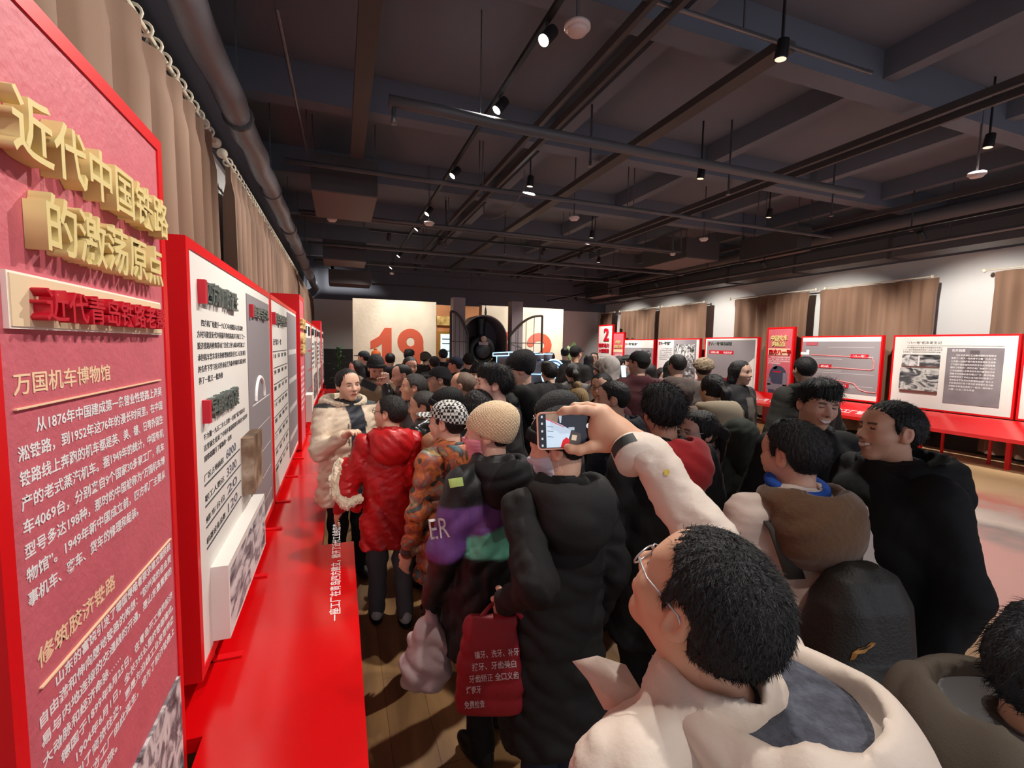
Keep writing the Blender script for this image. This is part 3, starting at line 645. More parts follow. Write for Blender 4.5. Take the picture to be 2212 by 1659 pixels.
for i, t in enumerate(('国家动力', '大国重器')): b.txt(t, .1, .42 + i * .1, .17, DRED, 'red_lettering', .78, .03, bold=.018)
b.lines(.1, .58, .7, 8, .045, .085, INK)
b = Board(-1, 2.2, ypx(2209), .8, 2.195, 'white board cut off at the right edge of the view', WHITE, rim=.03, legz=0)
# ------------------------------------------------------------------ far end: year wall, portal, light locomotive, plants
CREAMW = mat('year_wall_cream', (226, 212, 190), .75, bump=.3, bscale=14, var=.06, vscale=3)
ORANGE = mat('numeral_orange', (206, 88, 58), .6)
MAUVE = mat('portal_mauve', (140, 122, 124), .6)
OCHRE = mat('gallery_ochre', (196, 132, 84), .6, var=.12, vscale=3)
LOCOB = mat('loco_black', (24, 22, 24), .5)
GATE = mat('gate_bronze', (70, 60, 54), .45, metal=.3)
YW = 12.3
yw = e = empty('year_wall', (3.2, YW, 0), 'cream partition with large orange numerals of the year 1952', 'partition wall')
obj('left_panel', MB().box((.3, YW, 0), (2.39, YW + .25, 2.96)), CREAMW, e)
obj('right_panel', MB().box((3.65, YW, 0), (6.13, YW + .25, 2.94)), CREAMW, e)
obj('gallery_panel', MB().box((2.39, YW + .1, 0), (3.65, YW + .25, 2.9)), OCHRE, e)
pic = tag(box('lit_photograph', (2.42, YW + .03, 2.36), (2.86, YW + .1, 2.6), ramp_mat('amber_photo', 'noise', [(.35, (150, 110, 60)), (.5, (226, 190, 110)), (.65, (250, 226, 150))], 5), None), 'amber old photograph glowing on the ochre wall behind the gate', 'picture')
e = empty('lit_screen', (2.7, YW + .08, 1.5), 'pale blue screen in a gilt frame left of the iron gate', 'screen')
box('gilt_frame', (2.46, YW + .04, 1.45), (2.98, YW + .1, 2.2), mat('gilt', (214, 170, 80), .35, metal=.6), e)
box('screen_face', (2.52, YW + .03, 1.5), (2.95, YW + .04, 2.13), mat('screen_blue', (196, 226, 240), .4, emit=1.1), e)
for z, w in ((1.98, .3), (1.86, .26), (1.66, .34)): box('screen_line', (2.56, YW + .026, z), (2.56 + w, YW + .03, z + .03), mat('screen_grey', (96, 104, 108), .5), e)
# portal with pillars and locomotive front
YP = 10.5
for x, z, lb in ((2.41, 2.92, 'left mauve square pillar of the train portal'), (3.83, 2.9, 'right mauve square pillar of the train portal')):
    tag(box('portal_pillar', (x, YP - .1, 0), (x + .28, YP + .18, z), MAUVE), lb, 'pillar', 'portal pillars')
cxp, zc, rad = 3.25, 2.0, .545
e = empty('arched_alcove', (cxp, YP + .2, 0), 'mauve arched alcove between the two pillars holding the black train', 'alcove')
a = np.linspace(0, math.pi, 25)
def arch(y, r): return [(cxp + r, y, 0)] + [(cxp + r * math.cos(t), y, zc + r * math.sin(t)) for t in a] + [(cxp - r, y, 0)]
mb = MB(); P0, P1 = arch(YP + .2, rad), arch(YP + .95, rad); mb.grid([P0, P1]); obj('alcove_lining', mb, MAUVE, e, True)
mb = MB(); Q0 = arch(YP + .2, rad - .0); Q1 = arch(YP + .2, rad + .03); Q2 = arch(YP + .95, rad + .03)
mb.grid([Q0, Q1, Q2]); obj('alcove_rim', mb, mat('rim_grey', (168, 152, 140), .5), e)
mb = MB(); mb.add(arch(YP + .95, rad + .03), [tuple(range(27))]); obj('alcove_back', mb, mat('alcove_back', (92, 78, 82), .7), e)
y0 = YP + .3
e = empty('locomotive_front', (3.24, y0, 0), 'front of a black steam locomotive with chimney and lamp inside the arch', 'locomotive')
obj('smokebox', MB().lathe((3.24, y0, 1.72), [(.30, 0), (.36, .03), (.36, .5)], 1, 26), LOCOB, e, True)
obj('chimney', MB().lathe((3.24, y0 + .22, 2.05), [(.12, 0), (.105, .1), (.12, .3), (.145, .42), (.15, .46), (.11, .46)], 2, 18), LOCOB, e, True)
obj('smokebox_door', MB().lathe((3.24, y0, 1.72), [(.02, -.06), (.16, -.04), (.24, 0)], 1, 22), mat('loco_door', (34, 32, 34), .4), e, True)
obj('headlamp', MB().lathe((3.24, y0, 2.0), [(.065, -.08), (.075, -.07), (.075, .02)], 1, 16), mat('lamp_glass', (176, 140, 126), .3), e, True)
box('lamp_bracket', (3.12, y0 - .05, 1.86), (3.36, y0 + .02, 1.93), mat('plate_mauve', (150, 124, 122), .5), e)
box('running_board', (2.78, y0, 1.38), (3.7, y0 + .6, 1.44), LOCOB, e)
box('cylinder_block', (2.86, y0 - .02, .8), (3.62, y0 + .5, 1.4), LOCOB, e)
for x in (2.84, 3.64): obj('piston_valve', MB().lathe((x, y0 - .02, 1.46), [(.06, 0), (.07, .02), (.07, .4)], 1, 14), LOCOB, e, True)
box('buffer_beam', (2.8, y0 - .1, .62), (3.68, y0, .86), LOCOB, e)
for x in (2.98, 3.5): obj('buffer', MB().lathe((x, y0 - .24, .74), [(.09, 0), (.09, .03), (.035, .04), (.035, .15)], 1, 14), LOCOB, e, True)
obj('handrail', MB().tube([(3.24 + .27 * math.cos(t), y0 - .05, 1.68 + .27 * math.sin(t)) for t in np.linspace(math.pi * 1.18, math.pi * 1.82, 12)], .01, 6), mat('brass_rail', (168, 146, 100), .3, metal=.6), e, True)
# hanging hook above the arch
e = empty('hanging_lantern', (3.25, YP, 2.62), 'small curled iron hook with lantern above the arch', 'lantern')
obj('iron_hook', MB().tube([(3.25 - .08 + .1 * math.cos(t), YP + .21, 2.78 + .07 * math.sin(t)) for t in np.linspace(0, 2.6, 9)] , .006, 5), BLACK, e, True)
obj('lantern_body', MB().lathe((3.27, YP + .21, 2.57), [(.02, 0), (.03, .06), (.02, .13), (.006, .2)], 2, 10), SILVER, e, True)
# open iron gate leaves
def gate(hx, tipx, yh, yt, label):
    e = empty('iron_gate', (hx, yh, 0), label, 'gate', 'iron gate leaves')
    P = lambda t, z: (hx + (tipx - hx) * t, yh + (yt - yh) * t, z)
    top = lambda t: 2.58 - .5 * (1 - t) ** 2.2
    obj('outer_stile', MB().tube([P(1, .02), P(1, 2.58)], .028, 4), GATE, e)
    obj('inner_stile', MB().tube([P(0, .02), P(0, top(0))], .02, 4), GATE, e)
    obj('arched_rail', MB().tube([P(t, top(t)) for t in np.linspace(0, 1, 14)], .03, 6), GATE, e)
    obj('bottom_rail', MB().tube([P(0, .08), P(1, .08)], .03, 4), GATE, e)
    for t in (.25, .5, .75): obj('bar', MB().tube([P(t, .08), P(t, top(t))], .008, 5), GATE, e)
    for z in (.6, 1.1, 1.5, 1.92): obj('cross_bar', MB().tube([P(0, z), P(1, z)], .011, 5), GATE, e)
    pl = bpy.data.meshes.new('g'); mb = MB(); mb.grid([[P(t, .1) for t in np.linspace(0, 1, 10)], [P(t, top(t)) for t in np.linspace(0, 1, 10)]])
    obj('glass_pane', mb, mat('gate_glass', (235, 235, 235), .05, alpha=.12), e)
gate(2.76, 2.30, YP - .12, YP - .35, 'left leaf of the open iron gate with arched top')
gate(3.78, 4.55, YP - .12, YP - .25, 'right leaf of the open iron gate standing before the numeral 2')

# light-line locomotive model
LED = mat('led_blue', (150, 210, 255), .4, emit=2.6)
LBODY = mat('led_body', (128, 118, 122), .5)
D = lambda px, py, z: at(px, py, z)
e0 = D(1130, 830, 8.6); e = empty('light_locomotive', (e0[0], e0[1], 0), 'model locomotive outlined in glowing blue light lines behind the crowd', 'model locomotive')
ax = np.array(at(1196, 808, 8.0)) - np.array(at(1110, 806, 9.1)); Lx = np.linalg.norm(ax); ax /= Lx
front = np.array(at(1196, 808, 8.0)); side = np.cross(ax, [0, 0, 1]); up = np.array([0, 0, 1.])
def loc(a, s, u): return front - ax * a + side * s + up * u
def ring(a, r, n=26): return [loc(a, r * math.cos(t), r * math.sin(t)) for t in np.linspace(0, 2 * math.pi, n + 1)[:-1]]
mb = MB(); R = .25
for k in range(2): pass
A0 = ring(.02, R - .01); A1 = ring(Lx * .78, R - .01); mb.add(A0 + A1, [(i, (i + 1) % 26, 26 + (i + 1) % 26, 26 + i) for i in range(26)] + [tuple(range(26))]); obj('boiler', mb, LBODY, e, True)
for r in (R, R * .78, R * .55, R * .3): obj('ring_light', MB().tube(ring(0, r), .012, 6, closed=True), LED, e)
obj('ring_light', MB().tube(ring(Lx * .35, R), .008, 6, closed=True), LED, e)
for s_, u_ in ((0, R), (-R, 0), (R, 0)): obj('edge_light', MB().tube([loc(0, s_, u_), loc(Lx * .78, s_, u_)], .008, 6), LED, e)
def hexbox(a0, a1, s0, s1, u0, u1, nm, m):
    mb = MB(); C = [loc(a, s, u) for u in (u0, u1) for a, s in ((a0, s0), (a1, s0), (a1, s1), (a0, s1))]
    mb.add(C, [(0, 3, 2, 1), (4, 5, 6, 7), (0, 1, 5, 4), (1, 2, 6, 5), (2, 3, 7, 6), (3, 0, 4, 7)]); o = obj(nm, mb, m, e)
    for i, j in ((0, 1), (1, 2), (2, 3), (3, 0), (4, 5), (5, 6), (6, 7), (7, 4), (0, 4), (1, 5), (2, 6), (3, 7)): obj('edge_light', MB().tube([C[i], C[j]], .009, 5), LED, e)
hexbox(Lx * .78, Lx * 1.15, -.28, .28, -.45, .34, 'cab', LBODY); hexbox(Lx * .74, Lx * 1.2, -.33, .33, .34, .4, 'cab_roof', LBODY)
hexbox(Lx * 1.3, Lx * 1.7, -.28, .28, -.45, .2, 'tender', LBODY)
for a_ in (.14, .34, .52): obj('dome', MB().lathe(loc(Lx * a_, 0, R - .02), [(.075, 0), (.075, .12), (.04, .15)], 2, 14), LBODY, e, True); obj('ring_light', MB().tube([loc(Lx * a_, 0, R) + np.array([.08 * math.cos(t), .08 * math.sin(t), .1]) for t in np.linspace(0, 6.28, 15)[:-1]], .008, 5, closed=True), LED, e)
hexbox(-.12, Lx * 1.2, -.3, .3, -.5, -.44, 'frame_plate', LBODY)
hexbox(-.4, -.12, -.26, .26, -.85, -.5, 'cow_catcher', LBODY)
for i in range(5): obj('edge_light', MB().tube([loc(-.4, -.24 + i * .12, -.85), loc(-.14, -.2 + i * .1, -.5)], .012, 5), LED, e)
for a_ in (.15, .45, .75, 1.05):
    for s_ in (-.27, .27): obj('wheel', MB().tube([loc(Lx * a_ + .17 * math.cos(t), s_, -.62 + .17 * math.sin(t)) for t in np.linspace(0, 6.28, 19)[:-1]], .014, 6, closed=True), LED, e)
q = loc(Lx * .6, 0, 0); box('plinth', (q[0] - .35, q[1] - .6, 0), (q[0] + .35, q[1] + .6, q[2] - .8), BLACK, e)

# plants
LEAF = mat('leaf_green', (70, 104, 76), .4, var=.25, vscale=5); POT = mat('plant_pot', (160, 150, 140), .5)
def plant(x, y, h, n, lw, ll, label, sd, m=LEAF, up=.0):
    rs = np.random.RandomState(sd); e = empty('potted_plant', (x, y, 0), label, 'plant')
    obj('pot', MB().lathe((x, y, 0), [(.13, 0), (.19, .34), (.2, .38), (.17, .38), (.16, .33)], 2, 20), POT, e, True)
    st = MB(); fo = MB()
    for k in range(3): st.tube([(x, y, .3), (x + .05 * math.cos(k * 2.1), y + .05 * math.sin(k * 2.1), h * .9)], .012, 6)
    for i in range(n):
        t = i / n; z = .45 + (h - .55) * t; ang = i * 2.4 + rs.rand() * .5; L = ll * (1.15 - .5 * t if not up else 1) * (.8 + .4 * rs.rand()); el = (.25 + .9 * t + up) + .2 * rs.randn()
        d = np.array([math.cos(ang), math.sin(ang), 0]); s = np.array([-d[1], d[0], 0]); rows = []
        for q in np.linspace(0, 1, 8):
            p = np.array([x, y, z]) + d * (L * q * math.cos(el)) + np.array([0, 0, 1.]) * (L * (q * math.sin(el) - .35 * q * q))
            w = lw * math.sin(math.pi * min(1, .08 + .92 * q)) ** .8
            rows.append([p - s * w + np.array([0, 0, .012]), p, p + s * w + np.array([0, 0, .012])])
        fo.grid(rows)
    obj('stems', st, mat('stem_green', (84, 96, 60), .6), e, True); obj('foliage', fo, m, e, True)
p = on(733, 800, 1, 15.0); plant(p[0], 15.0, 1.75, 44, .055, .42, 'tall glossy potted plant before the dark doorway, left of the year wall', 3)
plant(on(1236, 760, 1, 11.2)[0], 11.2, 1.7, 13, .1, .7, 'broad leaved potted plant right of the year wall', 8, mat('leaf_light', (120, 146, 92), .4, var=.2), .35)
# ------------------------------------------------------------------ people: smooth solids sampled on a grid
f32 = np.float32
def rc(a, b, r0, r1=None):
    a = np.array(a, f32); b = np.array(b, f32); r1 = r0 if r1 is None else r1; ba = b - a; L2 = float(ba @ ba) + 1e-9
    def f(X, Y, Z):
        t = np.clip(((X - a[0]) * ba[0] + (Y - a[1]) * ba[1] + (Z - a[2]) * ba[2]) / L2, 0, 1)
        return np.sqrt((X - a[0] - t * ba[0]) ** 2 + (Y - a[1] - t * ba[1]) ** 2 + (Z - a[2] - t * ba[2]) ** 2) - (r0 + (r1 - r0) * t)
    f.bb = (np.minimum(a - r0, b - r1), np.maximum(a + r0, b + r1)); return f
def el(c, r):
    c = np.array(c, f32); r = np.array(r, f32)
    def f(X, Y, Z):
        q = ((X - c[0]) / r[0]) ** 2 + ((Y - c[1]) / r[1]) ** 2 + ((Z - c[2]) / r[2]) ** 2
        p = ((X - c[0]) / r[0] ** 2) ** 2 + ((Y - c[1]) / r[1] ** 2) ** 2 + ((Z - c[2]) / r[2] ** 2) ** 2
        k = np.sqrt(q); return k * (k - 1) / (np.sqrt(p) + 1e-6)
    f.bb = (c - r, c + r); return f
def loft(zs, ax, ay, cy=None, cx=None, ex=2.3):
    zs = np.array(zs, f32); ax = np.array(ax, f32); ay = np.array(ay, f32); cy = np.zeros(len(zs), f32) if cy is None else np.array(cy, f32); cx = np.zeros(len(zs), f32) if cx is None else np.array(cx, f32)
    def f(X, Y, Z):
        A = np.interp(Z, zs, ax); B = np.interp(Z, zs, ay); Cy = np.interp(Z, zs, cy); Cx = np.interp(Z, zs, cx)
        d = ((np.abs(X - Cx) / A) ** ex + (np.abs(Y - Cy) / B) ** ex) ** (1 / ex)
        d = (d - 1) * np.minimum(A, B)
        return np.maximum(np.maximum(d, Z - zs[-1]), zs[0] - Z)
    m = max(ax.max(), .05)
    f.bb = (np.array([cx.min() - m, cy.min() - ay.max(), zs[0]]), np.array([cx.max() + m, cy.max() + ay.max(), zs[-1]])); return f
def smin(a, b, k):
    h = np.maximum(k - np.abs(a - b), 0) / k
    return np.minimum(a, b) - h * h * k * .25
def union(fs, k=.03):
    def f(X, Y, Z):
        d = fs[0](X, Y, Z)
        for g in fs[1:]: d = smin(d, g(X, Y, Z), k)
        return d
    f.bb = (np.min([g.bb[0] for g in fs], 0), np.max([g.bb[1] for g in fs], 0)); return f
def cut(f, g, k=.01):
    def h(X, Y, Z): return -smin(-f(X, Y, Z), g(X, Y, Z), k)
    h.bb = f.bb; return h
def inter(f, g, k=.01):
    def h(X, Y, Z): return -smin(-f(X, Y, Z), -g(X, Y, Z), k)
    h.bb = f.bb; return h
def disp(f, n):
    def h(X, Y, Z): return f(X, Y, Z) + n(X, Y, Z)
    h.bb = getattr(f, 'bb', None); return h
def wrinkle(amp, fr, sd):
    rs = np.random.RandomState(sd); K = rs.randn(5, 3) * fr; ph = rs.rand(5) * 6.3
    def n(X, Y, Z):
        w = .35 * np.sin(X * K[3, 0] * .4 + Y * K[3, 1] * .4 + Z * K[3, 2] * .4)
        d = 0
        for i in range(3): d = d + np.sin(X * K[i, 0] + Y * K[i, 1] + Z * K[i, 2] * 1.6 + ph[i] + 3 * w) / (1 + i * .5)
        return (amp * (np.abs(d) * -1 + .8) * .6).astype(f32)
    return n
def quilt(amp, step, z0=0): return lambda X, Y, Z: (amp * (1 - np.abs(np.sin((Z - z0 + .01 * np.sin(X * 14)) * math.pi / step)) ** .6) + 0 * X + 0 * Y).astype(f32)
def emboss(jk, body, s, px, py, hpx, ang, m, name='printed_lettering', wpx=None, bold=.015, shape=None, off=.003):
    """letters laid on a garment: each point drops along the line of sight onto the cloth"""
    from mathutils.bvhtree import BVHTree
    M = Matrix.Translation(body.location) @ body.rotation_euler.to_matrix().to_4x4(); Mi = M.inverted(); n = len(jk.data.vertices)
    v = np.empty(n * 3); jk.data.vertices.foreach_get('co', v); v = v.reshape(-1, 3)
    bvh = BVHTree.FromPolygons([Vector(q) for q in v], [tuple(p.vertices) for p in jk.data.polygons])
    if shape is None:
        o = text('t', s, (0, 0, 0), (1, 0, 0), (0, 1, 0), hpx, None, None, wpx, 0, bold); me = o.data
        P = np.array([tuple(q.co) for q in me.vertices])[:, :2]; F = [tuple(p.vertices) for p in me.polygons]; bpy.data.objects.remove(o)
    elif len(shape) == 4:
        q = np.array(shape, float); P = np.array([(q[0] * (1 - a) + q[1] * a) * (1 - b) + (q[3] * (1 - a) + q[2] * a) * b for b in np.linspace(0, 1, 7) for a in np.linspace(0, 1, 7)])
        F = [(i * 7 + j, i * 7 + j + 1, i * 7 + j + 8, i * 7 + j + 7) for i in range(6) for j in range(6)]
    else: P = np.array(shape, float); F = [tuple(range(len(shape)))]
    c, k = math.cos(math.radians(ang)), math.sin(math.radians(ang)); o = Mi @ Vector((0, 0, CAMZ)); R3 = Mi.to_3x3(); out = []; last = 1.0
    for x, y in P:
        d = R3 @ Vector(_ray(px + x * c + y * k, py - (y * c - x * k))); h = bvh.ray_cast(o, d.normalized())
        if h[0] is not None: last = h[3]
        out.append(o + d.normalized() * (last - off))
    me = bpy.data.meshes.new(name); me.from_pydata([tuple(q) for q in out], [], F); return link(name, me, m, jk)
EDG = [(0, 1), (2, 3), (4, 5), (6, 7), (0, 2), (1, 3), (4, 6), (5, 7), (0, 4), (1, 5), (2, 6), (3, 7)]
def solid(f, res, pad=2.5, bb=None):
    lo, hi = bb or f.bb; lo = np.array(lo, float) - res * pad; hi = np.array(hi, float) + res * pad
    n = np.maximum(4, np.ceil((hi - lo) / res).astype(int) + 1)
    ax = [(lo[i] + np.arange(n[i]) * res).astype(f32) for i in range(3)]
    F = np.asarray(f(ax[0][:, None, None], ax[1][None, :, None], ax[2][None, None, :]), f32)
    F = np.broadcast_to(F, tuple(n)).copy()
    F[0] = np.maximum(F[0], 1e-4); F[-1] = np.maximum(F[-1], 1e-4); F[:, 0] = np.maximum(F[:, 0], 1e-4); F[:, -1] = np.maximum(F[:, -1], 1e-4); F[:, :, 0] = np.maximum(F[:, :, 0], 1e-4); F[:, :, -1] = np.maximum(F[:, :, -1], 1e-4)
    I = F < 0
    c = [I[(k & 1):n[0] - 1 + (k & 1), (k >> 1 & 1):n[1] - 1 + (k >> 1 & 1), (k >> 2 & 1):n[2] - 1 + (k >> 2 & 1)] for k in range(8)]
    an = c[0].copy(); al = c[0].copy()
    for q in c[1:]: an |= q; al &= q
    m = an & ~al; idx = np.full(m.shape, -1, np.int64); w = np.argwhere(m); idx[m] = np.arange(len(w))
    off = np.array([[k & 1, k >> 1 & 1, k >> 2 & 1] for k in range(8)])
    fv = [F[w[:, 0] + o[0], w[:, 1] + o[1], w[:, 2] + o[2]] for o in off]
    s = np.zeros((len(w), 3)); cn = np.zeros(len(w))
    for a, b in EDG:
        x = (fv[a] < 0) != (fv[b] < 0); t = fv[a] / np.where(x, fv[a] - fv[b], 1)
        s += np.where(x[:, None], off[a] + t[:, None] * (off[b] - off[a]), 0); cn += x
    V = lo + (w + s / np.maximum(cn, 1)[:, None]) * res
    Q = []
    for A in range(3):
        B, C_ = (A + 1) % 3, (A + 2) % 3
        s0 = [slice(None)] * 3; s1 = [slice(None)] * 3; s0[A] = slice(0, -1); s1[A] = slice(1, None)
        x = I[tuple(s0)] != I[tuple(s1)]; e = np.argwhere(x)
        e = e[(e[:, B] > 0) & (e[:, C_] > 0) & (e[:, B] < n[B] - 1) & (e[:, C_] < n[C_] - 1)]
        ins = I[e[:, 0], e[:, 1], e[:, 2]]
        def cell(db, dc):
            q = e.copy(); q[:, B] += db; q[:, C_] += dc; return idx[q[:, 0], q[:, 1], q[:, 2]]
        q = np.stack([cell(-1, -1), cell(0, -1), cell(0, 0), cell(-1, 0)], 1)
        q[~ins] = q[~ins][:, ::-1]; Q.append(q)
    Q = np.concatenate(Q); Q = Q[(Q >= 0).all(1)]
    return V, Q
def join(parts):
    V, Q, o = [], [], 0
    for v, q in parts: V.append(v); Q.append(q + o); o += len(v)
    return np.concatenate(V), np.concatenate(Q)
def mesh_obj(name, VQ, m, parent=None, col=None):
    V, Q = VQ; me = bpy.data.meshes.new(name); n, k = len(V), len(Q)
    me.vertices.add(n); me.vertices.foreach_set('co', np.asarray(V, f32).ravel())
    me.loops.add(4 * k); me.loops.foreach_set('vertex_index', Q.ravel().astype(np.int32))
    me.polygons.add(k); me.polygons.foreach_set('loop_start', np.arange(0, 4 * k, 4, dtype=np.int32))
    me.polygons.foreach_set('use_smooth', np.ones(k, bool))
    if col is not None:
        a = me.attributes.new('Col', 'FLOAT_COLOR', 'POINT'); a.data.foreach_set('color', np.asarray(col, f32).ravel())
    me.update(calc_edges=True)
    return link(name, me, m, parent)
def col_mat(name, rough=.6, bump=0, bscale=200, sheen=0, sss=0):
    m = mat(name, (200, 200, 200), rough, bump=bump, bscale=bscale, sheen=sheen)
    nt = m.node_tree; b = nt.nodes['Principled BSDF']
    if not any(n.type == 'ATTRIBUTE' for n in nt.nodes):
        at_ = nt.nodes.new('ShaderNodeAttribute'); at_.attribute_name = 'Col'; nt.links.new(at_.outputs['Color'], b.inputs['Base Color'])
        if sss: b.inputs['Subsurface Weight'].default_value = sss; b.inputs['Subsurface Radius'].default_value = (.01, .004, .002); b.inputs['Subsurface Scale'].default_value = .5
    return m
SKIN = col_mat('skin', .5)
def cloth(rgb, rough=.8, bump=.15, bscale=350, sheen=0, var=0, spec=.3):
    return mat('cloth_%d_%d_%d_%d' % (*rgb, int(rough * 100)), rgb, rough, bump=bump, bscale=bscale, sheen=sheen, var=var, spec=spec)
HAIRM = {}
def hair_mat(rgb):
    return mat('hair_%d_%d_%d' % rgb, rgb, .55, bump=.6, bscale=160, stretch=(1, 1, .25), var=.3, vscale=60, spec=.35)

def rotm(yaw, pitch, roll):
    """head turn: yaw to the right, pitch up, roll to the right shoulder (degrees)"""
    y, p, r = [math.radians(v) for v in (-yaw, pitch, roll)]
    Rz = np.array([[math.cos(y), -math.sin(y), 0], [math.sin(y), math.cos(y), 0], [0, 0, 1]])
    Rx = np.array([[1, 0, 0], [0, math.cos(p), -math.sin(p)], [0, math.sin(p), math.cos(p)]])
    Ry = np.array([[math.cos(r), 0, math.sin(r)], [0, 1, 0], [-math.sin(r), 0, math.cos(r)]])
    return Rz @ Rx @ Ry

# ---- head in its own frame: x right, y forward, z up, 0.23 m tall
def head_sdf(neck_to, fat=0, smile=0):
    j = .002 * fat
    fs = [el((0, -.012, .03), (.076, .096, .085)), el((0, .028, -.03), (.060 + j, .064, .076)), el((0, .062, -.094), (.026 + j, .022, .02)),
          el((.038, .052, -.022 + .004 * smile), (.026, .03, .024)), el((-.038, .052, -.022 + .004 * smile), (.026, .03, .024)), rc((-.036, .072, .028), (.036, .072, .028), .013),
          el((0, .04, .055), (.058, .045, .045))]
    h = union(fs, .03)
    h = union([h, rc((0, .088, .012), (0, .106, -.022), .008, .0125), rc((-.012, .094, -.027), (.012, .094, -.027), .0085), rc((-.016, .088, -.054), (.016, .088, -.054), .0075), rc((-.012, .086, -.064), (.012, .086, -.064), .0075)], .013)
    for s in (-1, 1):
        h = cut(h, el((s * .031, .098, .009), (.016, .018, .009)), .012)
        h = union([h, el((s * .031, .078, .008), (.0135, .011, .011))], .004)
        ear = cut(union([el((s * .078, -.012, .002), (.010, .021, .032)), el((s * .076, -.004, -.022), (.008, .012, .013))], .01), el((s * .09, -.006, .004), (.011, .012, .019)), .006)
        h = union([h, ear], .008)
    if smile:
        if 1: h = cut(h, el((0, .106, -.059), (.024, .012, .005)), .004)
    n = np.array(neck_to, float)
    h = union([h, rc((0, -.022, -.06), n, .052, .058)], .03)
    h.bb = (np.minimum([-.095, -.115, -.12], n - .07), np.maximum([.095, .125, .12], n + .07)); return h
def face_colors(V, tone, smile=0, lip=(168, 92, 84), beard=0, closed=0, brow=(34, 28, 26), flush=0):
    t = np.array(lin(tone)[:3]); c = np.tile(t, (len(V), 1)); x, y, z = V[:, 0], V[:, 1], V[:, 2]; ax = np.abs(x)
    def put(mask, rgb, a=1.0): c[mask] = c[mask] * (1 - a) + np.array(lin(rgb)[:3]) * a
    fr = y > .035
    put(fr & (((ax - .035) / .02) ** 2 + ((z + .022) / .02) ** 2 < 1), (222, 140, 116), .22 + flush)
    put((((z + .0) ** 2 / .03 ** 2) < 1) & (ax > .07) & (y < .02), (214, 134, 112), .3)
    if smile:
        zz = z + .06 - .28 * ax * ax / .03
        put((y > .02) & (ax < .034) & (np.abs(zz) < .0125 * (1 - (ax / .04) ** 2)), lip, .75)
        put((y > .02) & (ax < .028) & (np.abs(zz - .0015) < .0068 * (1 - (ax / .033) ** 2)), (240, 232, 224))
    else:
        put(fr & (ax < .023) & (np.abs(z + .059) < .0095 * (1 - (ax / .027) ** 2)), lip, .8); put(fr & (ax < .021) & (np.abs(z + .0587) < .0015), (92, 44, 42))
    ey = .0042 if not closed else .0022
    e = (ax - .031) / .0135; put(fr & (np.abs(e) < 1) & (np.abs(z - .0085 + .0015 * e) < ey * (1 - .6 * e * e) + .0012), (46, 34, 30))
    if not closed: put(fr & (np.abs(np.abs(e) - .6) < .22) & (np.abs(z - .0085) < ey * .6), (214, 206, 198))
    put(fr & (ax > .014) & (ax < .05) & (np.abs(z - .0285 + .12 * np.abs(ax - .033)) < .0038), brow, .85)
    put((y > .09) & (np.abs(ax - .009) < .004) & (z < -.028) & (z > -.037), (90, 48, 42), .8)
    if beard: put(fr & (z < -.045) & (z > -.115) & ~((ax < .02) & (np.abs(z + .058) < .008)), (92, 78, 74), beard)
    return np.concatenate([c, np.ones((len(V), 1))], 1)

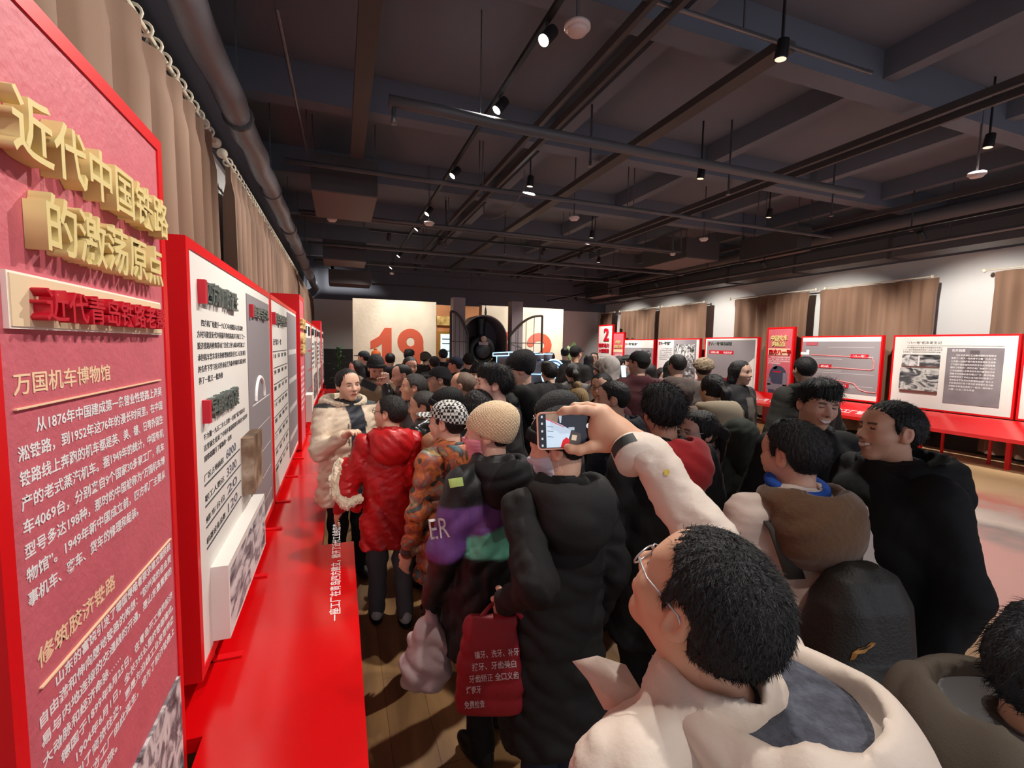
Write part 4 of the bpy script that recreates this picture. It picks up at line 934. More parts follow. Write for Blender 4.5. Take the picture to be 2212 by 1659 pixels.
SK = lambda t: el((0, -.012, .03), (.076 + t, .096 + t, .085 + t))
def hairline(pts):
    ys = np.array([p[0] for p in pts], f32); zs = np.array([p[1] for p in pts], f32)
    def f(X, Y, Z): return (np.interp(Y, ys, zs) - Z) * .75 + 0 * X
    return f
def strands(amp, n, sd=0):
    def g(X, Y, Z):
        a = np.arctan2(X, Y + .035); return (amp * (np.sin(a * n + 1.3 * np.sin(Z * 31 + 4 * a + sd) + 2 * np.sin(a * 5 + sd)) * .55 + np.sin(a * n * 2.1 + 2.2 * np.sin(Z * 47 - a * 7) + sd * 2) * .45)).astype(f32)
    return g
SHORT = [(-.12, -.075), (-.06, -.06), (-.04, -.035), (-.027, .02), (0, .034), (.012, .03), (.018, -.002), (.028, .008), (.036, .05), (.055, .066), (.09, .078)]
def hair_sdf(kind, sd=1):
    if kind == 'short': f = inter(disp(SK(.013), strands(.002, 40, sd)), disp(hairline(SHORT), wrinkle(.008, 160, sd)), .008)
    elif kind == 'buzz': f = inter(disp(SK(.0035), strands(.0006, 50, sd)), hairline([(-.12, -.07), (-.03, -.02), (0, .02), (.02, .03), (.04, .075), (.09, .09)]), .012)
    elif kind == 'messy':
        f = inter(disp(union([SK(.017), el((.01, .035, .085), (.07, .06, .042)), el((-.03, .0, .1), (.05, .07, .03))], .03), strands(.005, 26, sd)), disp(hairline([(-.12, -.07), (-.06, -.055), (-.035, -.01), (-.02, .022), (.008, .028), (.016, .0), (.03, .02), (.05, .04), (.12, .046)]), wrinkle(.014, 130, sd)), .008)
    elif kind == 'bangs':
        f = inter(disp(SK(.02), strands(.004, 30, sd)), hairline([(-.13, -.11), (.0, -.09), (.035, -.06), (.05, .02), (.12, .025)]), .01)
    elif kind == 'bun':
        f = inter(disp(SK(.011), strands(.0025, 46, sd)), hairline([(-.12, -.06), (-.03, -.04), (0, -.02), (.028, .005), (.042, .035), (.062, .048), (.09, .056)]), .012); f = union([f, disp(el((0, -.115, .06), (.04, .035, .04)), strands(.003, 30))], .015)
    elif kind in ('long', 'ponytail'):
        f = inter(disp(SK(.014), strands(.004, 40, sd)), hairline([(-.12, -.11), (-.03, -.09), (.005, -.06), (.03, -.01), (.045, .055), (.09, .08)]), .012)
        if kind == 'long': f = union([f, disp(loft([-.3, -.2, -.08, .03], [.085, .1, .098, .085], [.03, .04, .06, .07], [-.085, -.08, -.06, -.03]), strands(.005, 30, sd))], .03)
        else: f = union([f, disp(union([rc((0, -.1, .04), (0, -.15, -.01), .028, .036), rc((0, -.15, -.01), (.01, -.15, -.19), .036, .016)], .03), strands(.004, 20, sd))], .02)
    f.bb = (np.array([-.12, -.2, -.33]), np.array([.12, .13, .15])); return f
def hat_parts(kind):
    """list of (part name, sdf, resolution factor)"""
    if kind in ('beanie', 'knit', 'pompom'):
        ext = .02 if kind != 'knit' else .019
        dome = union([SK(ext), el((0, -.04, .085), (.07, .085, .06))], .05) if kind != 'knit' else union([SK(ext), el((0, -.05, .08), (.074, .084, .062))], .05)
        rib = (lambda X, Y, Z: (.0022 * np.sin(np.arctan2(X, Y + .02) * 46) + 0 * Z).astype(f32)) if kind != 'knit' else (lambda X, Y, Z: (.0028 * np.sin(np.arctan2(X, Y + .03) * 38 + 1.5 * np.sin(Z * 420)) * np.cos(Z * 420)).astype(f32))
        d = inter(disp(dome, rib), lambda X, Y, Z: ((.02 if kind != 'knit' else -.002) + .42 * (Y - .0) * 1.0 - Z) * .9 + 0 * X, .012)
        out = [('hat_crown', d)]
        if kind == 'beanie':
            b = inter(inter(disp(SK(ext + .009), rib), lambda X, Y, Z: (.016 + .42 * Y - Z) * .9 + 0 * X, .008), lambda X, Y, Z: (Z - .062 - .42 * Y) * .9 + 0 * X, .008); b.bb = d.bb; out.append(('hat_cuff', b))
        if kind == 'pompom': out.append(('pompom', disp(el((0, -.05, .165), (.035, .035, .032)), wrinkle(.006, 120, 3))))
    elif kind in ('cap', 'houndcap'):
        d = inter(union([SK(.017), el((0, -.01, .08), (.075, .085, .045))], .03), lambda X, Y, Z: (.03 + .24 * Y - Z) + 0 * X, .008)
        b = inter(el((0, .085, .05), (.078, .105, .05)), lambda X, Y, Z: np.abs(Z - (.056 - .1 * (Y - .09) - 3.2 * X * X)) - .0045, .003)
        b = inter(b, lambda X, Y, Z: .06 - Y + 0 * X + 0 * Z, .004); b.bb = (np.array([-.085, .05, .0]), np.array([.085, .2, .09]))
        out = [('hat_crown', d), ('visor', b)]
    elif kind == 'fur':
        out = [('hat_crown', disp(union([SK(.035), el((0, -.02, .07), (.1, .11, .06))], .04), wrinkle(.01, 90, 4)))]
        out = [('hat_crown', inter(out[0][1], lambda X, Y, Z: (.03 + .2 * Y - Z) + 0 * X, .02))]
    for i, (n, q) in enumerate(out): q.bb = q.bb if n in ('visor', 'pompom') else (np.array([-.13, -.17, -.09]), np.array([.13, .15, .17]))
    return out

def hand_sdf(curl=25, spread=.004, side=1, thumb=1):
    """wrist at 0, fingers along +y, back of the hand +z; thumb towards +x*side"""
    fs = [el((0, .052, 0), (.042, .056, .019)), rc((0, -.03, 0), (0, .02, 0), .025, .028)]
    out = [union(fs, .03)]
    for i, (x, L) in enumerate(zip((.031, .0105, -.0105, -.03), (.072, .08, .075, .06))):
        p = np.array([x * side, .09, 0.0]); a = math.radians(curl * .5); ch = []
        for k, q in enumerate((.45, .3, .25)):
            a2 = a + math.radians(curl) * (k * .9); d = np.array([spread * 8 * x * side / .03, math.cos(a2), -math.sin(a2)]); d /= np.linalg.norm(d)
            n = p + d * L * q; ch.append(rc(p, n, .0098 - .001 * k, .0088 - .001 * k)); p = n
        out.append(union(ch, .006))
    t = [(.03, .022, -.006), (.056, .055, -.014), (.062, .085, -.022)]; t = [(x * side, y, z) for x, y, z in t]
    out.append(union([rc(t[0], t[1], .0135, .011), rc(t[1], t[2], .011, .0085)], .006))
    f = union(out, .009); f.bb = (np.array([-.08, -.06, -.1]), np.array([.08, .19, .03])); return f

def blades(V, Q, n, L, back, sd, w=.0007):
    """short hairs growing from the hair surface (head frame)"""
    rs = np.random.RandomState(sd); P = V[Q]; C = P.mean(1); N = np.cross(P[:, 2] - P[:, 0], P[:, 3] - P[:, 1]); A = np.linalg.norm(N, axis=1) + 1e-12; N /= A[:, None]
    ok = ((C - [0, -.012, .03]) * N).sum(1) > .02; pr_ = np.where(ok, A, 0); k = rs.choice(len(Q), n, p=pr_ / pr_.sum()); u = rs.rand(n, 4); u /= u.sum(1)[:, None]
    p = (P[k] * u[:, :, None]).sum(1) - N[k] * .002; nn = N[k]
    g = np.array([0, -.8, -.6]) * back + .35 * rs.randn(n, 3) + np.stack([p[:, 0] * 4, 0 * p[:, 0], 0 * p[:, 0]], 1)
    sw = np.sin(p * 45 + sd) @ np.array([[0, .5, .2], [.4, 0, .3], [.2, .4, 0]]); g = g + .6 * sw; g -= nn * (g * nn).sum(1)[:, None]; g /= np.linalg.norm(g, axis=1)[:, None] + 1e-9
    l = (L * (.5 + rs.rand(n)))[:, None]; s_ = np.cross(nn, g) * w; mid = p + (nn * .5 + g * .75) * l * .6; tip = p + (nn * .45 + g * 1.1) * l
    vv = np.concatenate([p - s_, p + s_, mid + s_ * .8, mid - s_ * .8, tip - s_ * .15, tip + s_ * .15]); i = np.arange(n)
    return vv, np.concatenate([np.stack([i, i + n, i + 2 * n, i + 3 * n], 1), np.stack([i + 3 * n, i + 2 * n, i + 5 * n, i + 4 * n], 1)])
PEOPLE = []
def person(label, px, py, depth, heading, h_yaw=0, h_pitch=0, h_roll=0, hs=1.0, tone=(206, 158, 130), hair='short', haircol=(24, 21, 21), hat=None, hatcol=(24, 23, 24), hatmat=None,
           top=(28, 27, 28), topmat=None, topcol=None, hem=.78, puff=0, qstep=.09, wrk=.008, wide=1.0, collar=.03, hood=None, hoodmat=None, lining=None, hoodsize=1.0,
           legs=(26, 26, 30), shoes=(24, 24, 26), lhand=None, rhand=None, lelb=None, relb=None, lean=0, smile=0, lip=(168, 92, 84), beard=0, closed=0, gloves=False,
           glasses=None, mask=None, curl=28, fine=None, head_only=False, sole=None, fat=0, sd=None, name='person', belly=1.0, brow=(34, 28, 26), stance=0.0, skip_hand=0, hoodoff=(0, 0, 0), extra_skin=None, hairs=0, hairlen=.016, hairback=1.0):
    tone = tuple(int(a * .6 + b * .4) for a, b in zip(tone, (242, 206, 184)))
    sd = sd if sd is not None else int(px * 7 + py)
    C = at(px, py, depth)                       # middle of the head
    pr = depth / 1000.0                         # size of one photo pixel there
    th = math.radians(heading); Rw = np.array([[math.cos(th), math.sin(th), 0], [-math.sin(th), math.cos(th), 0], [0, 0, 1]])
    H = C[2] + .115 * hs; s = H / 1.70
    fw = lean * .55 * s
    base = np.array([C[0], C[1], 0]) - Rw @ np.array([0, fw + .02, 0])
    hc = np.array([0, fw + .02, C[2]])
    Rh = rotm(h_yaw, h_pitch, h_roll)
    nb = np.array([0, fw * .8 - .015, 1.43 * s])             # base of the neck
    res_h = fine or min(.02, max(.0042, pr * 1.6)); res_b = min(.034, max(.011, pr * 3.2))
    lz = lambda z: lean * max(0, z - .9 * s)
    Y = lambda z: lz(z)
    W = lambda p: Rw.T @ (np.array(p, float) - base)          # room point to person frame
    sh = {q: np.array([q * .178 * s * wide ** .5, Y(1.37 * s) - .01, 1.365 * s]) for q in (-1, 1)}
    arms = {}
    for q, hd, eb in ((-1, lhand, lelb), (1, rhand, relb)):
        if hd is None: w = np.array([q * .265 * s * wide ** .5, Y(.8 * s) + .07 * s, .80 * s]); e = np.array([q * .262 * s * wide ** .5, Y(1.07 * s) - .03 * s, 1.07 * s])
        else:
            w = np.array(hd[:3], float) if len(hd) == 3 else W(hd[0]); a = sh[q]; dv = w - a; L = np.linalg.norm(dv); U, F_ = .29 * s, .27 * s
            if L > (U + F_) * .985: w = a + dv / L * (U + F_) * .985; dv = w - a; L = np.linalg.norm(dv)
            dd = dv / L; ca = (U * U + L * L - F_ * F_) / (2 * U * L); hint = np.array(eb if eb is not None else (q * .5, -.3, -1.0), float); hint -= dd * hint.dot(dd); hint /= np.linalg.norm(hint) + 1e-6
            e = a + dd * U * ca + hint * U * math.sqrt(max(0, 1 - ca * ca))
        arms[q] = (sh[q], e, w)
    # body surface
    parts = []; cols = []
    tl = np.array(lin(tone)[:3])
    neck_local = Rh.T @ (nb - hc) / hs
    hv, hq = solid(head_sdf(neck_local, fat, smile), res_h / hs)
    cols.append(face_colors(hv, tone, smile, lip, beard, closed, brow)); parts.append((hv @ Rh.T * hs + hc, hq))
    core = [loft([.84 * s, 1.0 * s, 1.2 * s, 1.36 * s, 1.43 * s], np.array([.15, .14, .155, .15, .06]) * s, np.array([.1, .095, .1, .08, .055]) * s, [0, Y(1.0 * s), Y(1.2 * s), Y(1.36 * s), Y(1.43 * s)]), rc(nb, nb + [0, .01, .06], .055 * s)]
    for q in (-1, 1):
        core += [rc(arms[q][0], arms[q][1], .042 * s, .036 * s), rc(arms[q][1], arms[q][2], .036 * s, .026 * s)]
        yo = q * stance; core += [rc((q * .085 * s, 0, .88 * s), (q * .093 * s, .012 + yo * .5, .48 * s), .066 * s, .045 * s), rc((q * .093 * s, .012 + yo * .5, .48 * s), (q * .095 * s, -.015 + yo, .09 * s), .042 * s, .03 * s), rc((q * .095 * s, -.015 + yo, .06), (q * .1 * s, .08 * s + yo, .045), .026 * s, .022 * s)]
    v, q_ = solid(union(core, .03), .024); parts.append((v, q_)); cols.append(np.tile(np.append(tl, 1), (len(v), 1)))
    gl = []
    for q in (-1, 1):
        if q == skip_hand: continue
        a, e, w = arms[q]; d = (w - e) / np.linalg.norm(w - e)
        out = np.array([q, -.2, .1]) if abs(d[2]) > .6 else np.array([0, 0, 1.]); xx = np.cross(d, out); xx /= np.linalg.norm(xx); zz = np.cross(xx, d)
        v, q_ = solid(hand_sdf(curl, .004, 1 if (xx.dot(np.array([0, 1, 0])) > 0) == (abs(d[2]) > .6) else -1), max(.0042, min(.011, pr * 1.4)))
        v = (v * s) @ np.stack([xx, d, zz]) + w
        if gloves: gl.append((v, q_))
        else: parts.append((v, q_)); cols.append(np.tile(np.append(tl, 1), (len(v), 1)))
    for v, q_ in (extra_skin or []): parts.append(((v - base) @ Rw, q_)); cols.append(np.tile(np.append(tl, 1), (len(v), 1)))
    body = mesh_obj(name, join(parts), SKIN, None, np.concatenate(cols))
    body.location = base; body.rotation_euler = (0, 0, -th)
    tag(body, label, 'person', 'visitors crowding the hall')
    tm = topmat or cloth(top)
    if gl: mesh_obj('gloves', join(gl), cloth((26, 25, 27)), body)
    # hair, hats
    if hair and not (hat and hair == 'short' and False):
        r_ = res_h * 1.15
        f = hair_sdf(hair, sd % 7)
        if hat: f = inter(f, lambda X, Y, Z: (Z - .062 - .3 * Y) + 0 * X, .01)
        v, q_ = solid(f, r_ / hs)
        if hairs and len(q_): v, q_ = join([(v, q_), blades(v, q_, hairs, hairlen, hairback, sd % 97)])
        if len(q_): mesh_obj('hair', (v @ Rh.T * hs + hc, q_), hair_mat(haircol), body)
    if hat:
        hm = hatmat or cloth(hatcol)
        o = None
        for n, f in hat_parts(hat):
            v, q_ = solid(f, res_h * (.8 if n == 'visor' else 1) / hs); o2 = mesh_obj(n, (v @ Rh.T * hs + hc, q_), hm if n != 'hat_cuff' else hm, o or body); o = o or o2
    def head_tube(nm, pts, r, m, closed=False): 
        mb = MB(); mb.tube(pts, r, 6, closed=closed); V = np.array(mb.v) @ Rh.T * hs + hc; me = bpy.data.meshes.new(nm); me.from_pydata(V.tolist(), [], mb.f); return link(nm, me, m, body, True)
    if glasses:
        gm = mat('spectacle_' + glasses, {'black': (22, 22, 24), 'silver': (200, 200, 204), 'gold': (190, 160, 110)}[glasses], .3, metal=.6 if glasses != 'black' else 0)
        fr = None
        for q in (-1, 1):
            ring = [(q * .033 + .024 * math.cos(t), .102 - .1 * abs(.024 * math.cos(t) * q + .033 - .02), .006 + .018 * math.sin(t)) for t in np.linspace(0, 2 * math.pi, 19)[:-1]]
            o2 = head_tube('glasses_rim', ring, .0016, gm, True); head_tube('glasses_temple', [(q * .057, .095, .012), (q * .079, .06, .014), (q * .083, -.005, .016), (q * .08, -.03, -.004)], .0018, gm)
        head_tube('glasses_bridge', [(-.01, .104, .01), (0, .108, .013), (.01, .104, .01)], .0015, gm)
    if mask:
        f = inter(inter(disp(head_sdf(neck_local, fat), lambda X, Y, Z: (-.006 + .0005 * np.sin(Z * 380) + 0 * X + 0 * Y).astype(f32)), lambda X, Y, Z: (.018 - Y) + 0 * X + 0 * Z, .006), lambda X, Y, Z: np.maximum(Z + .012, -.108 - Z) + 0 * X + 0 * Y, .008)
        f.bb = (np.array([-.09, .0, -.13]), np.array([.09, .14, .02])); v, q_ = solid(f, res_h / hs); mesh_obj('face_mask', (v @ Rh.T * hs + hc, q_), cloth(mask, .8), body)
        for q in (-1, 1): head_tube('mask_loop', [(q * .06, .03, -.03), (q * .076, -.005, .02), (q * .082, -.02, .0), (q * .07, .0, -.06), (q * .055, .025, -.09)], .0012, cloth(mask, .8))
    # jacket or coat
    hz = hem * s; w_ = wide
    zs = [hz, max(hz + .02, .86 * s), 1.02 * s, 1.22 * s, 1.34 * s, 1.40 * s, (1.435 + collar) * s]
    bl = belly
    J = [loft(zs, np.array([.205 if hem > .7 else .23, .2, .19, .2, .185, .11, .075]) * s * w_, np.array([.145 if hem > .7 else .17, .148 * bl, .142 * bl, .142, .12, .09, .076]) * s * w_, [Y(z) for z in zs])]
    for q in (-1, 1):
        a, e, w = arms[q]; r = 1 + (w_ - 1) * .6; d = (w - e) / np.linalg.norm(w - e)
        J += [rc(nb + [0, -.01, -.005], a + [-q * .02, 0, .005], .07 * s, .066 * s)]
        J += [rc(a, e, .074 * s * r, .064 * s * r), rc(e, w - d * .005, .064 * s * r, .048 * s * r)]
    f = union(J, .045 * s)
    if puff: f = disp(f, quilt(puff, qstep * s, hz))
    f = disp(f, wrinkle(wrk, 17 / s, sd))
    if pr < .0034: f = disp(f, wrinkle(wrk * .4, 46 / s, sd + 4))
    f = cut(f, rc(nb + [0, -.005, .035 * s], nb + [0, .03, .3 * s], .062 * s, .07 * s), .012)
    f.bb = (f.bb[0] - .02, f.bb[1] + .02)
    v, q_ = solid(f, res_b); jk = mesh_obj('coat' if hem < .7 else 'jacket', (v, q_), tm, body, topcol(v, s) if topcol else None)
    PEOPLE.append((body, s, arms, base, Rw, jk))
    if hood:
        hm = hoodmat or tm; c = nb + np.array([0, -.075 * s, -.01 * s]) + np.array(hoodoff); k = hoodsize * s
        if hood == 'down':
            o_ = union([el(c + [0, -.035 * k, -.05 * k], (.135 * k, .085 * k, .12 * k)), el(c + [0, .03 * k, .02 * k], (.135 * k, .11 * k, .055 * k))], .05 * k)
            f = cut(o_, el(c + [0, .04 * k, .06 * k], (.098 * k, .105 * k, .075 * k)), .02)
            f = disp(f, wrinkle(.008, 26, sd + 3)); f.bb = (o_.bb[0] - .01, o_.bb[1] + .01)
            v, q_ = solid(f, min(res_b, .016)); ho = mesh_obj('hood', (v, q_), hm, body)
            if lining:
                f = inter(disp(el(c + [0, .035 * k, .045 * k], (.104 * k, .11 * k, .078 * k)), wrinkle(.004, 60, 5)), lambda X, Y, Z: (Z - c[2] - .035 * k) + 0 * X + 0 * Y, .01); f.bb = o_.bb
                v, q_ = solid(f, min(res_b, .014)); mesh_obj('hood_lining', (v, q_), lining, ho)
        elif hood == 'up':
            f = union([SK(.036), el((0, -.045, .03), (.1, .1, .115)), rc((0, -.05, -.06), (0, -.07, -.14), .1, .11)], .05); f = cut(f, el((0, .11, -.01), (.078, .1, .1)), .02); f = disp(f, wrinkle(.006, 40, sd))
            f.bb = (np.array([-.16, -.2, -.26]), np.array([.16, .14, .17])); v, q_ = solid(f, max(res_h, .008)); mesh_obj('hood', (v @ Rh.T * hs + hc, q_), hm, body)
    # trousers and shoes
    if not head_only:
        T = [el((0, 0, .9 * s), (.165 * s, .125 * s, .12 * s))]; st = stance
        for q in (-1, 1):
            yo = q * st
            T += [rc((q * .085 * s, 0, .88 * s), (q * .095 * s, .015 + yo * .5, .48 * s), .098 * s, .073 * s), rc((q * .095 * s, .015 + yo * .5, .48 * s), (q * .095 * s, -.015 + yo, .09 * s), .073 * s, .06 * s)]
        f = disp(union(T, .04 * s), wrinkle(.009, 20, sd + 9)); v, q_ = solid(f, max(res_b, .014)); mesh_obj('trousers', (v, q_), cloth(legs), body)
        for q in (-1, 1):
            yo = q * st
            f = union([el((q * .1 * s, .045 * s + yo, .05), (.047 * s, .125 * s, .042)), el((q * .097 * s, -.02 * s + yo, .075), (.044 * s, .06 * s, .055))], .03); f = inter(f, lambda X, Y, Z: .008 - Z + 0 * X + 0 * Y, .006)
            v, q_ = solid(f, max(.008, min(.02, pr * 2))); so = mesh_obj('shoe', (v, q_), cloth(shoes, .5), body)
            if sole:
                f = inter(el((q * .1 * s, .04 * s + yo, .02), (.052 * s, .135 * s, .05)), lambda X, Y, Z: np.maximum(Z - .03, .002 - Z) + 0 * X + 0 * Y, .005); v, q_ = solid(f, .009); mesh_obj('sole', (v, q_), cloth(sole, .5), so)
    return body
# ------------------------------------------------------------------ the crowd
BLK = (26, 25, 26); CRM = (226, 208, 192)
def solid_room(f, res): return solid(f, res)
# -- man in front with raised phone
PD = 1.09
def hp(x, y, d=PD): return at(x, y, d)
def chain(pts, rads): return union([rc(hp(*pts[i]), hp(*pts[i + 1]), rads[i], rads[i + 1]) for i in range(len(pts) - 1)], .006)
palm = union([rc(hp(1375, 952, 1.07), hp(1330, 938, 1.085), .027, .031), rc(hp(1330, 930), hp(1303, 905), .029, .022), rc(hp(1335, 945), hp(1300, 955), .028, .018), rc(hp(1318, 930), hp(1296, 925), .026, .02), rc(hp(1303, 893), hp(1292, 935, 1.1), .015, .015)], .03)
hand = union([palm,
    chain([(1302, 892, 1.085), (1270, 886, 1.078), (1246, 885, 1.076), (1220, 887, 1.08), (1209, 892, 1.085)], [.0125, .0115, .011, .0095, .0075]),
    chain([(1305, 884, 1.105), (1270, 878, 1.115), (1242, 879, 1.12), (1228, 888, 1.125)], [.0125, .011, .0105, .009]),
    chain([(1310, 888, 1.12), (1284, 884, 1.14), (1262, 896, 1.145), (1250, 908, 1.14)], [.0115, .0105, .0095, .0085]),
    chain([(1315, 900, 1.13), (1295, 900, 1.15), (1278, 912, 1.15), (1268, 922, 1.14)], [.0105, .0095, .0085, .0075]),
    chain([(1310, 962, 1.085), (1275, 966, 1.078), (1252, 973, 1.076), (1232, 970, 1.08), (1225, 966, 1.084)], [.017, .0135, .0118, .0105, .0085])], .009)
HV = solid_room(hand, .0032)
for_nail = [(1212, 889, 1.0775)]
hero = person('man in cream jacket at the front, seen from behind, raising a phone', 1512, 1304, .72, -8, -8, 29, 4, tone=(212, 152, 116), hair='short', haircol=(30, 29, 30), hairs=11000, hairlen=.0095, top=CRM,
    topmat=mat('cream_shell', (224, 206, 192), .55, bump=.1, bscale=90), rhand=(tuple(hp(1392, 968, 1.05)),), relb=(.9, -.2, -.9), skip_hand=1, extra_skin=[HV], glasses='silver', fine=.0021, hood='down', lining=mat('fleece_grey', (78, 80, 92), .95, bump=1.0, bscale=70, var=.4, vscale=40), hoodsize=1.35, hoodoff=(.06, -.03, -.01), wide=1.08, collar=.055, wrk=.012, legs=(40, 40, 46))
# sleeve cuff with dark strap
cu = MB(); c0, c1 = np.array(hp(1340, 985, 1.055)), np.array(hp(1378, 942, 1.075))
axd = np.array(hp(1358, 958, 1.07)) - np.array(hp(1440, 1110, .9)); axd /= np.linalg.norm(axd); ctr = np.array(hp(1360, 965, 1.062))
cu.tube([ctr - axd * .05, ctr - axd * .02, ctr, ctr + axd * .004], [.047, .046, .045, .041], 24)
jk = PEOPLE[-1][5]
def into(o_mb, name, m, body, parent=None, smooth=True):
    base = np.array(body.location); th = -body.rotation_euler[2]; Rw = np.array([[math.cos(th), math.sin(th), 0], [-math.sin(th), math.cos(th), 0], [0, 0, 1]])
    me = bpy.data.meshes.new(name); me.from_pydata(((np.array(o_mb.v) - base) @ Rw).tolist(), [], o_mb.f); return link(name, me, m, parent or body, smooth)
into(cu, 'sleeve_cuff', mat('cream_shell', (224, 206, 192), .55), hero, jk)
st = MB(); u = np.cross(axd, np.array(_ax[2])); u /= np.linalg.norm(u); w = np.cross(u, axd)
if w.dot(np.array(_ax[2])) > 0: w = -w
arc = lambda t, r: u * math.cos(t) * r + w * math.sin(t) * r
st.grid([[ctr - axd * .034 + arc(t, .0478) for t in np.linspace(.2, 1.75, 10)], [ctr - axd * .006 + arc(t, .0465) for t in np.linspace(.2, 1.75, 10)]])
into(st, 'cuff_strap', mat('strap_black', (30, 34, 34), .5), hero, jk)
em = emboss(jk, hero, '', 1440, 1018, 1, 0, mat('badge_yellow', (226, 200, 80), .6), 'sleeve_badge', shape=[(-5, -8), (4, -9), (7, 0), (3, 4), (-5, 3)])
# open collar flap on the left
fl = [[at(1238, 1428, .84), at(1290, 1416, .83), at(1352, 1436, .8)], [at(1272, 1468, .82), at(1326, 1472, .8), at(1392, 1502, .77)], [at(1308, 1530, .8), at(1362, 1540, .77), at(1424, 1560, .75)]]
mb = MB(); mb.grid(fl); o = into(mb, 'collar_flap', mat('cream_shell', (224, 206, 192), .55), hero, jk)
m_ = o.modifiers.new('t', 'SOLIDIFY'); m_.thickness = .006
# phone held up
def slab(name, c, r, u, n, w, h, t, rad, m, parent=None, origin=None):
    P = []
    for k in range(4):
        cx_, cy_ = [(w / 2 - rad, h / 2 - rad), (-w / 2 + rad, h / 2 - rad), (-w / 2 + rad, -h / 2 + rad), (w / 2 - rad, -h / 2 + rad)][k]
        for a in np.linspace(k * math.pi / 2, (k + 1) * math.pi / 2, 5): P.append((cx_ + rad * math.cos(a), cy_ + rad * math.sin(a)))
    mb = MB(); k = len(P); A = [c + r * x + u * y for x, y in P]; B = [q + n * t for q in A]
    mb.add(A + B, [tuple(range(k))[::-1], tuple(range(k, 2 * k))] + [(i, (i + 1) % k, k + (i + 1) % k, k + i) for i in range(k)])
    return obj(name, mb, m, parent, origin=origin)
L_, R_ = np.array(at(1160, 932, PD + .005)), np.array(at(1290, 927, PD + .012)); rr = (R_ - L_); pw = np.linalg.norm(rr); rr /= pw
uu = np.array(at(1210, 890, PD)) - np.array(at(1210, 972, PD)); phh = np.linalg.norm(uu); uu -= rr * rr.dot(uu); uu /= np.linalg.norm(uu); nn = np.cross(rr, uu)
pc = (L_ + R_) / 2
ph = empty('smartphone', tuple(pc), 'phone with lit camera screen held up by the man in cream jacket', 'phone')
slab('phone_case', pc - nn * .008, rr, uu, nn, pw, phh, .008, .011, mat('phone_pink', (236, 168, 142), .35), ph)
sc_ = slab('screen', pc, rr, uu, nn, pw - .008, phh - .008, .001, .008, mat('phone_black', (12, 12, 18), .15), ph)
sp = lambda x, y, d=.0014: pc + rr * (x - .5) * pw + uu * (y - .5) * phh + nn * d
def quad(name, pts, rgb, e_=.55, d=.0014):
    mb = MB(); mb.add([sp(x, y, d) for x, y in pts], [tuple(range(len(pts)))]); return obj(name, mb, mat('screen_%d_%d_%d' % rgb, rgb, .3, emit=e_), sc_)
quad('screen_image', [(.15, .06), (.8, .06), (.8, .95), (.15, .95)], (34, 36, 48)); quad('screen_image', [(.15, .06), (.47, .06), (.57, .5), (.4, .66), (.15, .84)], (200, 222, 240), d=.0016)
quad('screen_image', [(.15, .84), (.34, .7), (.36, .95), (.15, .95)], (150, 124, 104), d=.0017); quad('screen_image', [(.38, .7), (.4, .7), (.42, .95), (.36, .95)], (196, 214, 226), d=.0018)
quad('screen_image', [(.15, .84), (.45, .6), (.45, .58), (.15, .81)], (214, 52, 66), d=.0019); quad('screen_image', [(.38, .06), (.5, .06), (.54, .24), (.48, .32), (.42, .24)], (200, 24, 34), d=.0019)
quad('screen_image', [(.5, .06), (.72, .06), (.72, .4), (.56, .5)], (70, 62, 58), d=.0017); quad('screen_image', [(.56, .24), (.64, .22), (.66, .36), (.58, .38)], (206, 190, 164), d=.002); quad('screen_image', [(.52, .5), (.62, .5), (.62, .58), (.52, .58)], (190, 206, 220), d=.0019)
for y in (.35, .5, .62): quad('screen_image', [(.17, y), (.27, y - .02), (.27, y - .01), (.17, y + .012)], (40, 44, 54), d=.002)
for y in (.12, .3, .5, .7, .88): quad('screen_icon', [(.07, y - .03), (.1, y - .03), (.1, y + .03), (.07, y + .03)], (200, 206, 216), d=.002)
mb = MB(); mb.add([sp(.86, .6, .002) + (rr * math.cos(a) + uu * math.sin(a)) * .0065 for a in np.linspace(0, 6.28, 17)[:-1]], [tuple(range(16))]); obj('shutter_button', mb, mat('screen_white', (236, 240, 244), .3, emit=.7), sc_)

# -- nearest ring of visitors
def knitmat(name, rgb): return mat(name, rgb, .9, bump=.5, bscale=260, sheen=.3)
def purple(V, s):
    x, y, z = V[:, 0] / s, V[:, 1] / s, V[:, 2] / s; c = np.tile(lin((28, 26, 29)), (len(V), 1)); S = lambda d: np.clip(d / .014 + .5, 0, 1)
    sl = S(np.abs(x) - .2); bk = 1 - sl
    def put(m, rgb): c[:] = c * (1 - m[:, None]) + np.array(lin(rgb)) * m[:, None]
    put(bk * S(1.31 + .1 * x - z) * S(z - 1.15) * S(.03 - y), (106, 66, 132)); put(bk * S(1.2 + .25 * x - z) * S(z - 1.03 + .15 * x) * S(.03 - y), (112, 196, 168))
    put(bk * S(.012 - np.abs(z - 1.12 + .2 * x)) * S(x - .03) * S(-y), (58, 44, 74)); put(sl * S(1.29 - z) * S(z - 1.06), (104, 62, 130))
    return c
womanD = person('person in black, purple and mint jacket with cream knit hat', 1056, 938, 2.05, -22, -38, -2, tone=(226, 172, 152), hair='short', hat='knit', hatmat=knitmat('knit_cream', (226, 196, 160)), topmat=col_mat('colour_block_shell', .55, .12, 120), topcol=purple,
    hem=.56, wide=1.1, hood='down', hoodmat=cloth((34, 33, 35)), hoodsize=1.05, mask=(246, 160, 178), lhand=(tuple(at(932, 1300, 1.98)),), gloves=True, collar=.06, legs=(24, 24, 26), shoes=(22, 23, 24), fine=.0032, wrk=.012, stance=.06)
jkD = PEOPLE[-1][5]
